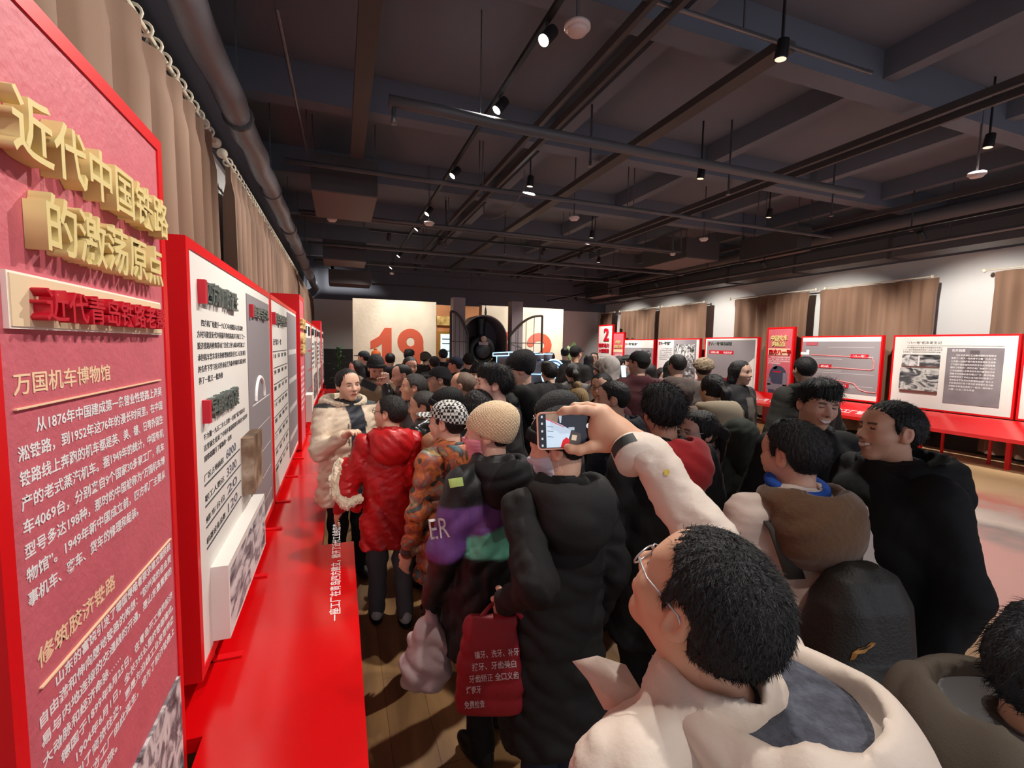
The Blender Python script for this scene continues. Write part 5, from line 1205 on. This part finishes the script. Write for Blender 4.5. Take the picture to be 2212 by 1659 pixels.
emboss(jkD, womanD, 'ER', 931, 1166, 44, -8, PALEINK, wpx=42, bold=-.0)
emboss(jkD, womanD, '', 985, 1042, 1, -6, mat('lime_patch', (180, 208, 120), .6), 'lime_patch', shape=[(-14, -11), (16, -9), (15, 10), (-16, 9)])
womanC = person('person in long black coat, black beanie and white face mask, carrying a red tote', 1205, 968, 1.7, -6, -48, -14, tone=(218, 160, 132), hair='short', hat='beanie', hatcol=(22, 22, 23), top=(30, 29, 30), hem=.43, wide=1.0, mask=(214, 212, 226), hood='down', hoodmat=cloth((38, 37, 38)), hoodsize=1.2,
    lhand=(tuple(at(1092, 1300, 1.6)),), lelb=(-.2, -.6, -.8), legs=(38, 48, 66), shoes=(24, 24, 26), fine=.003, wrk=.01, puff=.0015, collar=.05, stance=.08)
jkC = PEOPLE[-1][5]
emboss(jkC, womanC, '', 1255, 1150, 1, 0, mat('strap_grey', (190, 176, 178), .6), 'shoulder_strap', shape=[(-22, 44), (-6, 44), (14, 10), (27, -38), (17, -46), (8, -10), (-6, 14)])
emboss(jkC, womanC, 'K.ED', 1262, 1133, 15, -62, INK, wpx=36)
boy = person('boy in bright red hooded coat and glasses looking at the boards', 842, 893, 3.0, 0, -56, 8, hs=.96, tone=(220, 166, 134), hair='short', haircol=(38, 34, 33), topmat=mat('red_nylon', (186, 12, 20), .42, bump=.3, bscale=26), hem=.62, wide=1.0, hood='down', hoodsize=1.15, glasses='black', legs=(98, 100, 106), shoes=(210, 208, 206), sole=(24, 24, 26), lhand=(-.33, .12, .72), hairs=3000, hairlen=.013, fine=.0045, wrk=.016, collar=.04, stance=-.05)
woF = person('woman in houndstooth cap and colourful floral padded jacket', 966, 915, 2.6, -28, -22, 0, tone=(216, 160, 136), hair='short', hat='houndcap', hatmat=ramp_mat('houndstooth', 'checker', [(.45, (30, 28, 28)), (.55, (205, 202, 198))], 62, .9),
    topmat=ramp_mat('floral_print', 'noise', [(.3, (58, 84, 92)), (.42, (70, 50, 46)), (.5, (196, 108, 54)), (.56, (152, 74, 64)), (.64, (120, 126, 112)), (.72, (206, 160, 96))], 9, .5, detail=3, dist=1.2), hem=.6, wide=1.02, puff=.01, hood='down', fine=.004, legs=(28, 28, 30), shoes=(36, 34, 34), collar=.05)
person('person in shiny tan padded jacket and black hat with white rim', 962, 885, 3.1, -40, -20, -8, tone=(214, 160, 130), hat='beanie', hatcol=(20, 20, 21), topmat=mat('tan_shine', (168, 122, 92), .35, bump=.2, bscale=20), puff=.014, wide=1.08, hem=.8)
person('man in black leather puffer with greying hair, behind the boy in red', 914, 880, 3.5, -46, -28, -4, tone=(216, 158, 128), haircol=(58, 54, 53), topmat=mat('black_leather', (36, 35, 36), .28, bump=.2, bscale=18), puff=.016, qstep=.11, wide=1.0, hem=.85, collar=.05)
person('grey haired man in dark taupe coat, in profile facing the boards', 893, 838, 4.0, -62, -20, 4, tone=(208, 146, 114), haircol=(70, 67, 66), top=(72, 62, 62), wide=1.0, hem=.6)
person('man in dark grey peaked cap, glasses and blue grey coat', 948, 822, 4.35, -62, -22, 0, tone=(200, 146, 120), hair='short', hat='cap', hatcol=(52, 50, 54), top=(88, 92, 104), wide=1.0, hem=.62, glasses='silver', hood='down', hoodsize=.9)
p_phone = np.array(at(826, 836, 4.4))
person('balding man in black leather jacket holding up a phone, in profile', 868, 812, 4.8, -82, -10, -10, tone=(200, 132, 112), hair='buzz', haircol=(28, 26, 26), topmat=mat('black_leather', (36, 35, 36), .28), lhand=(tuple(p_phone + [.04, .06, 0]),), rhand=(tuple(p_phone + [.04, .14, 0]),), lelb=(-.2, -.1, -1), relb=(.2, -.1, -1), wide=1.05, hem=.8)
person('man in tan brown jacket and black beanie looking down, facing this way', 812, 796, 5.2, 172, 0, -28, tone=(178, 120, 100), hair='short', hat='beanie', hatcol=(30, 28, 30), top=(112, 88, 68), wide=1.12, hem=.8, rhand=(-.1, .28, 1.06), lhand=(.02, .3, 1.0))
person('man in black jacket facing this way, below the numeral 9', 886, 792, 5.7, 172, 0, -8, tone=(196, 134, 112), top=BLK, hem=.75)
bald = person('bald man in dark brown coat seen from behind, beside the woman with bangs', 1000, 836, 3.6, -34, -16, 4, tone=(206, 152, 120), hair='buzz', haircol=(112, 94, 82), top=(58, 50, 50), wide=1.02, hem=.7, collar=.03, fine=.005)
person('young woman with black bangs and open mouth facing this way', 1035, 812, 4.45, -142, 0, 4, tone=(228, 178, 150), hair='bangs', haircol=(20, 19, 20), top=(186, 160, 140), lip=(90, 30, 32), fine=.005)
youth = person('tall young man with thick black hair in plain black coat, in profile', 1066, 832, 2.85, -46, -26, 2, tone=(236, 178, 162), hair='messy', haircol=(18, 17, 18), top=(34, 33, 34), wide=1.08, hem=.6, collar=.05, hairs=3000, hairlen=.026, fine=.004)
person('person in black hooded coat and slouchy black beanie looking down to the left', 1122, 800, 3.4, -42, -30, -14, tone=(206, 148, 122), hat='knit', hatcol=(30, 28, 30), top=(30, 29, 30), wide=1.25, hem=.6, hood='down', hoodsize=1.5, fine=.005)
person('person with smooth black hair, only the top of the head showing between two men', 1030, 886, 2.8, -20, 0, 0, hair='long', haircol=(22, 20, 21), top=BLK, wide=.85)
person('person in ribbed black knit hat and thin glasses, beside the raised phone', 1196, 905, 2.4, -48, -22, -6, tone=(220, 168, 142), hat='knit', hatmat=mat('knit_black', (26, 25, 26), .8, bump=.4, bscale=120), top=(26, 25, 27), wide=1.15, hem=.6, glasses='silver', fine=.004)
person('person in tan pompom hat low in the crowd behind the raised phone', 1242, 878, 3.7, -10, 0, -10, hat='pompom', hatcol=(150, 124, 88), top=(110, 100, 92))
person('man with short black hair in navy jacket, left ear showing, behind the raised hand', 1322, 864, 3.0, -30, -30, 0, tone=(206, 152, 124), top=(32, 33, 42), wide=1.15, hem=.5, hood='down', fine=.0045)
person('man with glasses peering from behind the navy jacket man', 1299, 838, 3.8, -128, 0, 0, tone=(196, 142, 118), haircol=(20, 19, 20), top=(70, 28, 34), glasses='black')
redhood = person('youth with black hair, red hood and black jacket seen from behind', 1432, 893, 2.1, 12, 8, -4, tone=(186, 124, 96), hair='messy', haircol=(28, 27, 28), top=(26, 25, 26), hem=.55, wide=1.06, hood='down', hoodmat=mat('hood_red', (172, 18, 28), .8, bump=.15, sheen=.2), hoodsize=1.2, glasses='black', hairs=3000, hairlen=.026, fine=.004, collar=.04)
jr = PEOPLE[-1][5]
for (x, y, t) in ((1478, 1026, 'roglife.'), (1481, 1056, 'rocklife.')): emboss(jr, redhood, t, x, y, 11, -4, PALEINK, wpx=36)
person('woman with hair tied back in mauve coat, in profile facing left', 1508, 936, 2.55, -52, -30, 0, tone=(206, 156, 140), hair='ponytail', haircol=(28, 24, 25), top=(106, 86, 90), wide=1.05, hem=.55, glasses='silver')
person('child in dark green padded jacket with hood up, seen from behind', 1592, 950, 3.1, 4, 0, 0, hs=.96, hair='short', top=(48, 52, 46), puff=.01, hood='up', wide=1.02, hem=.75)
person('woman with ponytail in taupe coat and beige hood, seen from behind', 1538, 842, 3.7, 10, -8, 4, hair='ponytail', haircol=(22, 20, 21), top=(108, 94, 84), wide=1.22, puff=.01, qstep=.16, hem=.72, hood='down', hoodmat=cloth((160, 146, 124)), hoodsize=1.3)
person('long haired woman in open black coat walking this way', 1600, 806, 4.6, 166, 0, 0, tone=(180, 136, 116), hair='long', haircol=(26, 24, 25), topmat=col_mat('open_coat', .8, .1), topcol=lambda V, s: np.where(((V[:, 1] > .04) & (np.abs(V[:, 0]) < .06 * s) & (V[:, 2] < 1.36 * s))[:, None], lin((112, 104, 98)), lin((30, 29, 32))), hem=.45, wide=1.12)
person('person in fluffy plaid hat and brown coat before the grey triangle board', 1519, 800, 5.3, 30, 0, 0, hat='fur', hatmat=mat('plaid_fur', (140, 122, 100), .95, bump=.8, bscale=60, var=.35, vscale=30), hood='down', hoodmat=mat('plaid_fur', (140, 122, 100), .95), top=(86, 66, 58), hem=.65)
person('man in grey taupe coat seen from behind before the two photograph board', 1462, 790, 5.0, 24, -20, 0, tone=(150, 110, 92), top=(96, 84, 80), wide=1.08, hem=.5, hood='down', hoodsize=1.1)
person('man in maroon coat and black cap turned to the left, seen from behind', 1379, 786, 4.7, 14, -40, 0, tone=(160, 118, 100), hat='cap', hatcol=(24, 23, 24), top=(68, 28, 34), wide=1.1, hem=.5, collar=.05)
person('person in round pale grey hood before the white board numbered 2', 1316, 798, 5.3, 20, 0, 0, hair='short', hood='up', hoodmat=cloth((150, 142, 138)), top=(120, 110, 106), hem=.7)
person('person in dark brown hat half hidden behind the pale grey hood', 1297, 800, 6.1, 0, 0, 0, hat='beanie', hatcol=(74, 62, 54), top=(70, 32, 36))
person('man in black with pale blue face mask turned toward the right', 1338, 789, 6.2, 80, 0, 0, tone=(190, 140, 118), mask=(196, 208, 224), top=BLK)
person('person with black hair in front of the photograph grid board, looking left', 1352, 786, 6.6, -70, 0, -10, tone=(210, 156, 130), top=(60, 56, 62))
person('dark haired woman in leopard print jacket behind the maroon coat', 1402, 806, 6.1, 20, 0, 0, hair='long', haircol=(26, 24, 24), topmat=ramp_mat('leopard', 'noise', [(.42, (36, 26, 20)), (.5, (150, 104, 60)), (.62, (176, 130, 84))], 22, .9, detail=2), hem=.7)
person('woman with shoulder length hair sitting low before the boards, facing this way', 1430, 812, 7.2, 178, 0, -16, tone=(220, 170, 146), hair='long', haircol=(34, 28, 28), top=(150, 146, 176), lhand=(-.08, .3, 1.02), rhand=(.06, .3, 1.0))
person('dark haired person in black coat close beside the grey taupe coat', 1449, 800, 5.7, 30, 0, 0, tone=(150, 108, 92), hair='long', haircol=(24, 22, 22), top=(32, 30, 32))
laugh = person('laughing young man with thick black fringe in black coat, facing this way', 1764, 876, 2.3, -166, 8, -6, -6, tone=(190, 138, 116), hair='messy', haircol=(20, 19, 20), top=(26, 26, 27), wide=1.2, hem=.6, smile=1, closed=1, hairs=3000, hairlen=.026, fine=.003, collar=.02, hood='down', hoodmat=cloth((28, 27, 28)), hoodsize=1.1)
smil = person('smiling man in long black coat turned left toward the laughing young man', 1922, 935, 1.8, -70, 6, 6, 4, tone=(190, 128, 98), hair='short', haircol=(24, 23, 23), top=(22, 22, 23), wide=1.3, hem=.3, smile=1, closed=1, hairs=3000, hairlen=.013, fine=.003, collar=.035, fat=1, hood='down', hoodmat=cloth((20, 20, 21)), hoodsize=1.35, beard=.12, legs=(20, 20, 22))
hoodboy = person('youth in cream jacket with brown hood, wearing a dark backpack', 1712, 985, 1.62, 14, -20, -2, tone=(196, 140, 114), hair='short', haircol=(28, 27, 28), top=(214, 194, 182), hem=.72, wide=1.12, hood='down', hoodmat=mat('suede_brown', (98, 68, 42), .9, bump=.3, bscale=60, sheen=.3, var=.15), hoodsize=1.22, hairs=3000, hairlen=.013, fine=.0034, collar=.05, wrk=.012)
person('person in dark olive coat and dark hood collar before the route board', 1737, 800, 4.2, 10, 12, 0, tone=(150, 112, 92), haircol=(22, 21, 21), top=(44, 42, 38), hem=.55, wide=1.3, hood='down', hoodsize=1.3)
# -- far visitors
FAR = [('man in flat cap and black hooded jacket left of the numeral 1', 785, 774, 8.2, -60, dict(hat='cap', hatcol=(40, 44, 50), top=(36, 35, 37), hood='down')),
    ('person in brown patterned jacket with red cheeks behind the guide', 768, 796, 7.2, -100, dict(tone=(214, 112, 96), hair='long', top=(110, 92, 80))),
    ('child in orange pompom hat beneath the numeral 1', 813, 772, 9.4, 160, dict(hat='pompom', hatcol=(214, 104, 50), top=(52, 40, 40))),
    ('person in dark navy jacket seen from behind, between the numerals 1 and 9', 843, 778, 8.0, 10, dict(top=(34, 34, 42), hood='down')),
    ('person in black with bushy hair under the left edge of the numeral 9', 884, 770, 8.4, 30, dict(hair='messy', top=(32, 30, 31), wide=1.2)),
    ('person blurred in brown hat right of the numeral 9', 921, 776, 9.0, 60, dict(hat='beanie', hatcol=(90, 76, 66), top=(44, 40, 40))),
    ('person with dark cropped hair behind the grey peaked cap', 938, 786, 7.4, 0, dict(top=BLK)),
    ('tall person in black coat before the pale blue screen', 957, 768, 8.6, 0, dict(top=(24, 23, 25), hem=.5)),
    ('man in navy baseball cap at the left gate leaf', 983, 790, 6.8, -60, dict(hat='cap', hatcol=(30, 36, 54), tone=(190, 124, 104), top=(34, 34, 38))),
    ('person in black beanie before the black train', 1012, 782, 7.6, 0, dict(hat='beanie', top=BLK)),
    ('dark silhouette of a person before the ring of blue light', 1186, 806, 5.2, 0, dict(hair='messy', top=(22, 21, 22), wide=1.1, hood='down')),
    ('person in pale grey jacket with black hood before the right plant', 1220, 764, 9.4, 20, dict(top=(150, 142, 136), hood='down', hoodmat=cloth((34, 33, 34)))),
    ('person in black cap and black coat under the right plant, turned right', 1244, 765, 7.2, 60, dict(hat='cap', top=(30, 28, 29), wide=1.1)),
    ('long haired person in grey coat right of the blue light model', 1236, 806, 5.7, 10, dict(hair='ponytail', haircol=(22, 20, 21), top=(92, 86, 84), wide=1.1)),
    ('slim woman with long black hair in black, left of the board numbered 2', 1272, 780, 8.8, 40, dict(hair='long', top=(26, 25, 27))),
    ('woman in white striped top at the board numbered 2', 1283, 774, 9.8, -150, dict(hair='long', tone=(226, 180, 156), top=(196, 188, 184))),
    ('person hidden low behind the blue light model, black hair', 1190, 773, 10.9, 0, dict(tone=(190, 140, 118), top=(60, 56, 58)))]
for lb, x, y, z, h, k in FAR: person(lb, x, y, z, h, **k)
# -- guide in cream padded jacket
FUR = mat('fur_cream', (230, 212, 184), .95, bump=1.0, bscale=70, sheen=.4, var=.1, vscale=40)
def openj(V, s):
    c = np.tile(lin((226, 204, 180)), (len(V), 1)); x, y, z = V[:, 0] / s, V[:, 1] / s, V[:, 2] / s
    c[(y > .02) & (np.abs(x + .02) < .055 + .03 * (z - 1.0)) & (z < 1.42)] = lin((40, 42, 52)); c[(z > 1.42)] = lin((30, 30, 33))
    c[(y > .02) & (np.abs(np.abs(x + .02) - .075) < .006) & (np.sin(z * 50) > .2) & (z < 1.3)] = lin((40, 38, 38)); return c
guide = person('guide in cream padded jacket with dark scarf talking to the visitors', 752, 832, 3.5, 156, 0, -2, 4, tone=(240, 184, 152), hair='bun', haircol=(30, 27, 28), topmat=col_mat('padded_cream', .6, .2, 40), topcol=openj, hem=.66, puff=.008, qstep=.14, wide=1.12, hood='down', hoodmat=FUR, hoodsize=1.35, lip=(190, 60, 64), fine=.0035, rhand=(.17, .3, 1.2), relb=(.35, -.2, -1), lhand=(-.3, .1, .82), legs=(30, 30, 34), curl=40)
# -- person at the lower right corner with a lined hood
corner = person('person at the bottom right corner in brown coat with cream edged grey lined hood', 2300, 1490, .8, 105, 0, -14, tone=(214, 150, 118), hair='messy', haircol=(42, 43, 47), top=(84, 74, 66), wide=1.1, hood='down', hoodmat=cloth((92, 82, 72)), lining=mat('lining_grey', (128, 124, 124), .8), hoodsize=1.7, hem=.5, fine=.005, hairs=2500)
# ------------------------------------------------------------------ things carried
def sack(name, label, cat, f, res, m, loc): 
    v, q = solid(f, res); o = mesh_obj(name, (v - np.array(loc), q), m); o.location = loc; return tag(o, label, cat)
b0 = np.array(at(922, 1410, 1.98)); hnd = np.array(at(932, 1318, 1.98))
zz = [b0[2] - .155, b0[2] - .12, b0[2] - .02, b0[2] + .1, hnd[2], hnd[2] + .02]
e = empty('carrier_bag', tuple(b0), 'translucent pinkish white plastic carrier bag hanging from a gloved hand', 'bag')
f = disp(loft(zz, [.06, .1, .112, .07, .022, .03], [.04, .07, .075, .045, .015, .02], [b0[1]] * 4 + [hnd[1]] * 2, [b0[0]] * 4 + [hnd[0]] * 2, 2.0), wrinkle(.016, 22, 12)); f.bb = (b0 - [.16, .14, .18], b0 + [.16, .14, .24])
v, q = solid(f, .007); mesh_obj('bag_body', (v - b0, q), mat('plastic_bag', (206, 180, 180), .35, trans=.25, bump=.3, bscale=30), e)
for k in (-1, 1): obj('handle_loop', MB().tube([hnd + [.012 * k, 0, -.01], hnd + [.02 * k, 0, .03], hnd + [.004 * k, 0, .045]], .006, 6), mat('plastic_bag', (206, 180, 180), .35), e, True)
# red tote
TM = mat('tote_red', (138, 14, 30), .6, bump=.2, bscale=30)
cx0 = np.array(at(1058, 1440, 1.62)); e = empty('tote_bag', tuple(cx0), 'dark red tote bag with white printed characters carried by the person in black', 'bag')
rv = np.array(_ax[0]) * [1, 1, 0]; rv /= np.linalg.norm(rv); dv = np.array([-rv[1], rv[0], 0])
f0 = disp(loft([-.165, -.15, -.02, .1, .17, .19], [.11, .122, .115, .1, .092, .088], [.025, .045, .05, .04, .025, .015], ex=3.2), wrinkle(.004, 14, 5)); f0.bb = (np.array([-.14, -.08, -.18]), np.array([.14, .08, .2]))
v, q = solid(f0, .006); V = v[:, :1] * rv + v[:, 1:2] * dv + v[:, 2:] * np.array([0, 0, 1.]); tb = mesh_obj('bag_body', (V, q), TM, e)
for px0, px1 in ((1018, 1067), (1108, 1112)):
    p0 = np.array(at(px0 + 20, 1335, 1.6)); p1 = np.array(at(1078, 1296, 1.66)); obj('strap', MB().tube([p0, p0 * .5 + p1 * .5 + [0, 0, .01], p1], [.009, .008, .007], 6), TM, e, True)
class _B: pass
fk = _B(); fk.location = Vector(cx0); 
from mathutils import Euler
fk.rotation_euler = Euler((0, 0, 0))
for x, y, t, w in ((1026, 1424, '镶牙、洗牙、补牙', 96), (1020, 1450, '拔牙、牙齿美白', 96), (1014, 1476, '牙齿矫正 全口义齿', 108), (1008, 1500, '烤瓷牙', 32), (1004, 1532, '免费检查', 44)): emboss(tb, fk, t, x, y, 17, -5, PALEINK, wpx=w, off=.004)
# fur trimmed red garment over the boy's arm
g0 = np.array(at(742, 1045, 2.9)); e = empty('fur_trimmed_garment', tuple(g0), 'red garment with fluffy cream fur edge held beside the boy in red', 'coat')
pts = [at(735, 1000, 2.92), at(722, 1035, 2.88), at(727, 1070, 2.86), at(748, 1090, 2.86), at(775, 1078, 2.9)]
f = disp(union([rc(pts[i], pts[i + 1], .03, .03) for i in range(4)], .02), wrinkle(.012, 110, 7)); f.bb = (f.bb[0] - .02, f.bb[1] + .02)
v, q = solid(f, .007); mesh_obj('fur_edge', (v - g0, q), FUR, e)
f = disp(union([rc(at(752, 1005, 2.95), at(745, 1060, 2.92), .055, .06), rc(at(745, 1060, 2.92), at(768, 1095, 2.95), .06, .04)], .05), wrinkle(.015, 26, 8)); f.bb = (f.bb[0] - .02, f.bb[1] + .02)
v, q = solid(f, .01); mesh_obj('red_cloth', (v - g0, q), mat('red_nylon', (186, 12, 20), .42), e)
# second phone
c = np.array(at(796, 832, 4.35)); e = empty('smartphone', tuple(c), 'dark blue phone held out toward the guide by the man in black leather', 'phone')
r_ = np.array([.75, -.3, -.35]); r_ /= np.linalg.norm(r_); u_ = np.cross([0, 1, 0], r_); u_ /= np.linalg.norm(u_); n_ = np.cross(r_, u_)
slab('phone_case', c, r_, u_, n_, .15, .075, .008, .01, mat('phone_navy', (44, 54, 78), .3), e); slab('screen', c - n_ * .001, r_, u_, n_, .14, .067, .001, .008, mat('phone_black', (12, 12, 18), .15), e)
# phones of the visitors at the right boards
for px, py, d, lb in ((1347, 802, 5.9, 'phone with pale blue screen held up before the photograph grid board'), (1284, 806, 9.0, 'phone with bright screen left of the board numbered 2')):
    c = np.array(at(px, py, d)); e = empty('smartphone', tuple(c), lb, 'phone', 'lit phones at the right boards'); r_ = np.array([1, 0, 0.]); u_ = np.array([0, .2, 1.]); u_ /= np.linalg.norm(u_); n_ = np.cross(r_, u_)
    slab('phone_case', c - n_ * .008, r_, u_, n_, .08, .16, .008, .01, mat('phone_black', (12, 12, 18), .15), e); slab('screen', c, r_, u_, n_, .07, .15, .001, .008, mat('screen_blue', (196, 226, 240), .4, emit=1.1), e)
# backpack of the youth in cream
body, s, arms, base, Rw, jk = [p for p in PEOPLE if p[0] is hoodboy][0]
BPM = mat('backpack_olive', (38, 36, 32), .55, bump=.3, bscale=120); c = base + Rw @ np.array([.06, -.24 * s, 1.04 * s])
e = empty('backpack', tuple(c), 'dark olive backpack with a gold leaping cat mark on the youth in cream', 'backpack')
f0 = disp(union([loft([-.25, -.22, -.05, .12, .2, .23], [.1, .15, .16, .14, .1, .05], [.05, .095, .11, .09, .06, .03], ex=2.8), loft([-.22, -.2, -.06, -.03], [.09, .12, .12, .09], [.03, .06, .06, .03], [-.09] * 4, ex=2.8)], .02), wrinkle(.005, 24, 3)); f0.bb = (np.array([-.19, -.19, -.27]), np.array([.19, .14, .25]))
v, q = solid(f0, .008); bk = mesh_obj('pack_body', (v @ Rw.T, q), BPM, e)
for k in (-1, 1):
    P = [base + Rw @ (np.array(p) * s) for p in ((k * .1, -.16, 1.2), (k * .15, -.13, 1.36), (k * .155, .0, 1.425), (k * .15, .13, 1.33), (k * .16, .15, 1.15), (k * .19, .05, .98))]
    mb = MB(); wv = Rw @ np.array([1, 0, 0]) * .032; mb.grid([[p - wv for p in P], [p for p in P], [p + wv for p in P]]); o = obj('shoulder_strap', mb, mat('strap_olive', (62, 58, 52), .7), e, True)
    m_ = o.modifiers.new('t', 'SOLIDIFY'); m_.thickness = .008; m_.offset = 0
fk = _B(); fk.location = Vector(c); fk.rotation_euler = Euler((0, 0, 0))
emboss(bk, fk, '', 1862, 1405, 1, 0, mat('mark_gold', (176, 122, 56), .4, metal=.4), 'cat_mark', shape=[(-26, -22), (-20, -4), (-8, 4), (8, 8), (20, 18), (30, 16), (24, 8), (14, 2), (6, -6), (-8, -8), (-16, -20)])
bc = MB(); cc = base + Rw @ (np.array([0, -.005, 1.475]) * s)
into(MB().tube([base + Rw @ (np.array([.088 * math.cos(t), -.01 + .085 * math.sin(t), 1.478 + .02 * math.sin(t)]) * s) for t in np.linspace(0, 6.28, 25)[:-1]], .02, 8, closed=True), 'blue_collar', cloth((40, 84, 178)), hoodboy, jk)

# numerals of the year, thick flat strokes cut from board
def numeral(*lines, r=.115):
    f = union([rc((x, 0, z), (x2, 0, z2), r, r) for pts in lines for (x, z), (x2, z2) in zip(pts[:-1], pts[1:])], .004); bb = (f.bb[0] * [1, 0, 1] + [0, YW - .014, 0], f.bb[1] * [1, 0, 1] + [0, YW + .014, 0])
    g = lambda X, Y, Z: np.maximum(f(X, 0 * Y, Z), np.abs(Y - YW) - .012)
    v, q = solid(g, .012, bb=bb); o = mesh_obj('numeral', (v - np.array(yw.location), q), ORANGE, yw); o.data.shade_flat()
E = lambda cx, cz, rx, rz, a0, a1, n=14: [(cx + rx * math.cos(math.radians(a)), cz + rz * math.sin(math.radians(a))) for a in np.linspace(a0, a1, n)]
numeral(E(1.72, 1.9, .22, .23, -20, 340, 24), E(1.66, 1.72, .285, .5, 20, -110, 14))
numeral([(4.6, 2.12), (4.25, 2.12), (4.22, 1.75)] + E(4.42, 1.55, .25, .26, 120, -130, 14))
numeral(E(5.38, 1.87, .28, .25, 165, -30, 12) + [(5.1, 1.25), (5.68, 1.25)])
mb = MB(); P1 = [(1.0, 1.1), (1.24, 1.1), (1.24, 2.25), (1.07, 2.25), (.93, 2.03), (.72, 1.9), (.72, 1.7), (.9, 1.77), (1.0, 1.85)]; k = len(P1)
mb.add([(x, YW, z) for x, z in P1] + [(x, YW - .012, z) for x, z in P1], [tuple(range(k, 2 * k))] + [(i, (i + 1) % k, k + (i + 1) % k, k + i) for i in range(k)]); obj('numeral', mb, ORANGE, yw)
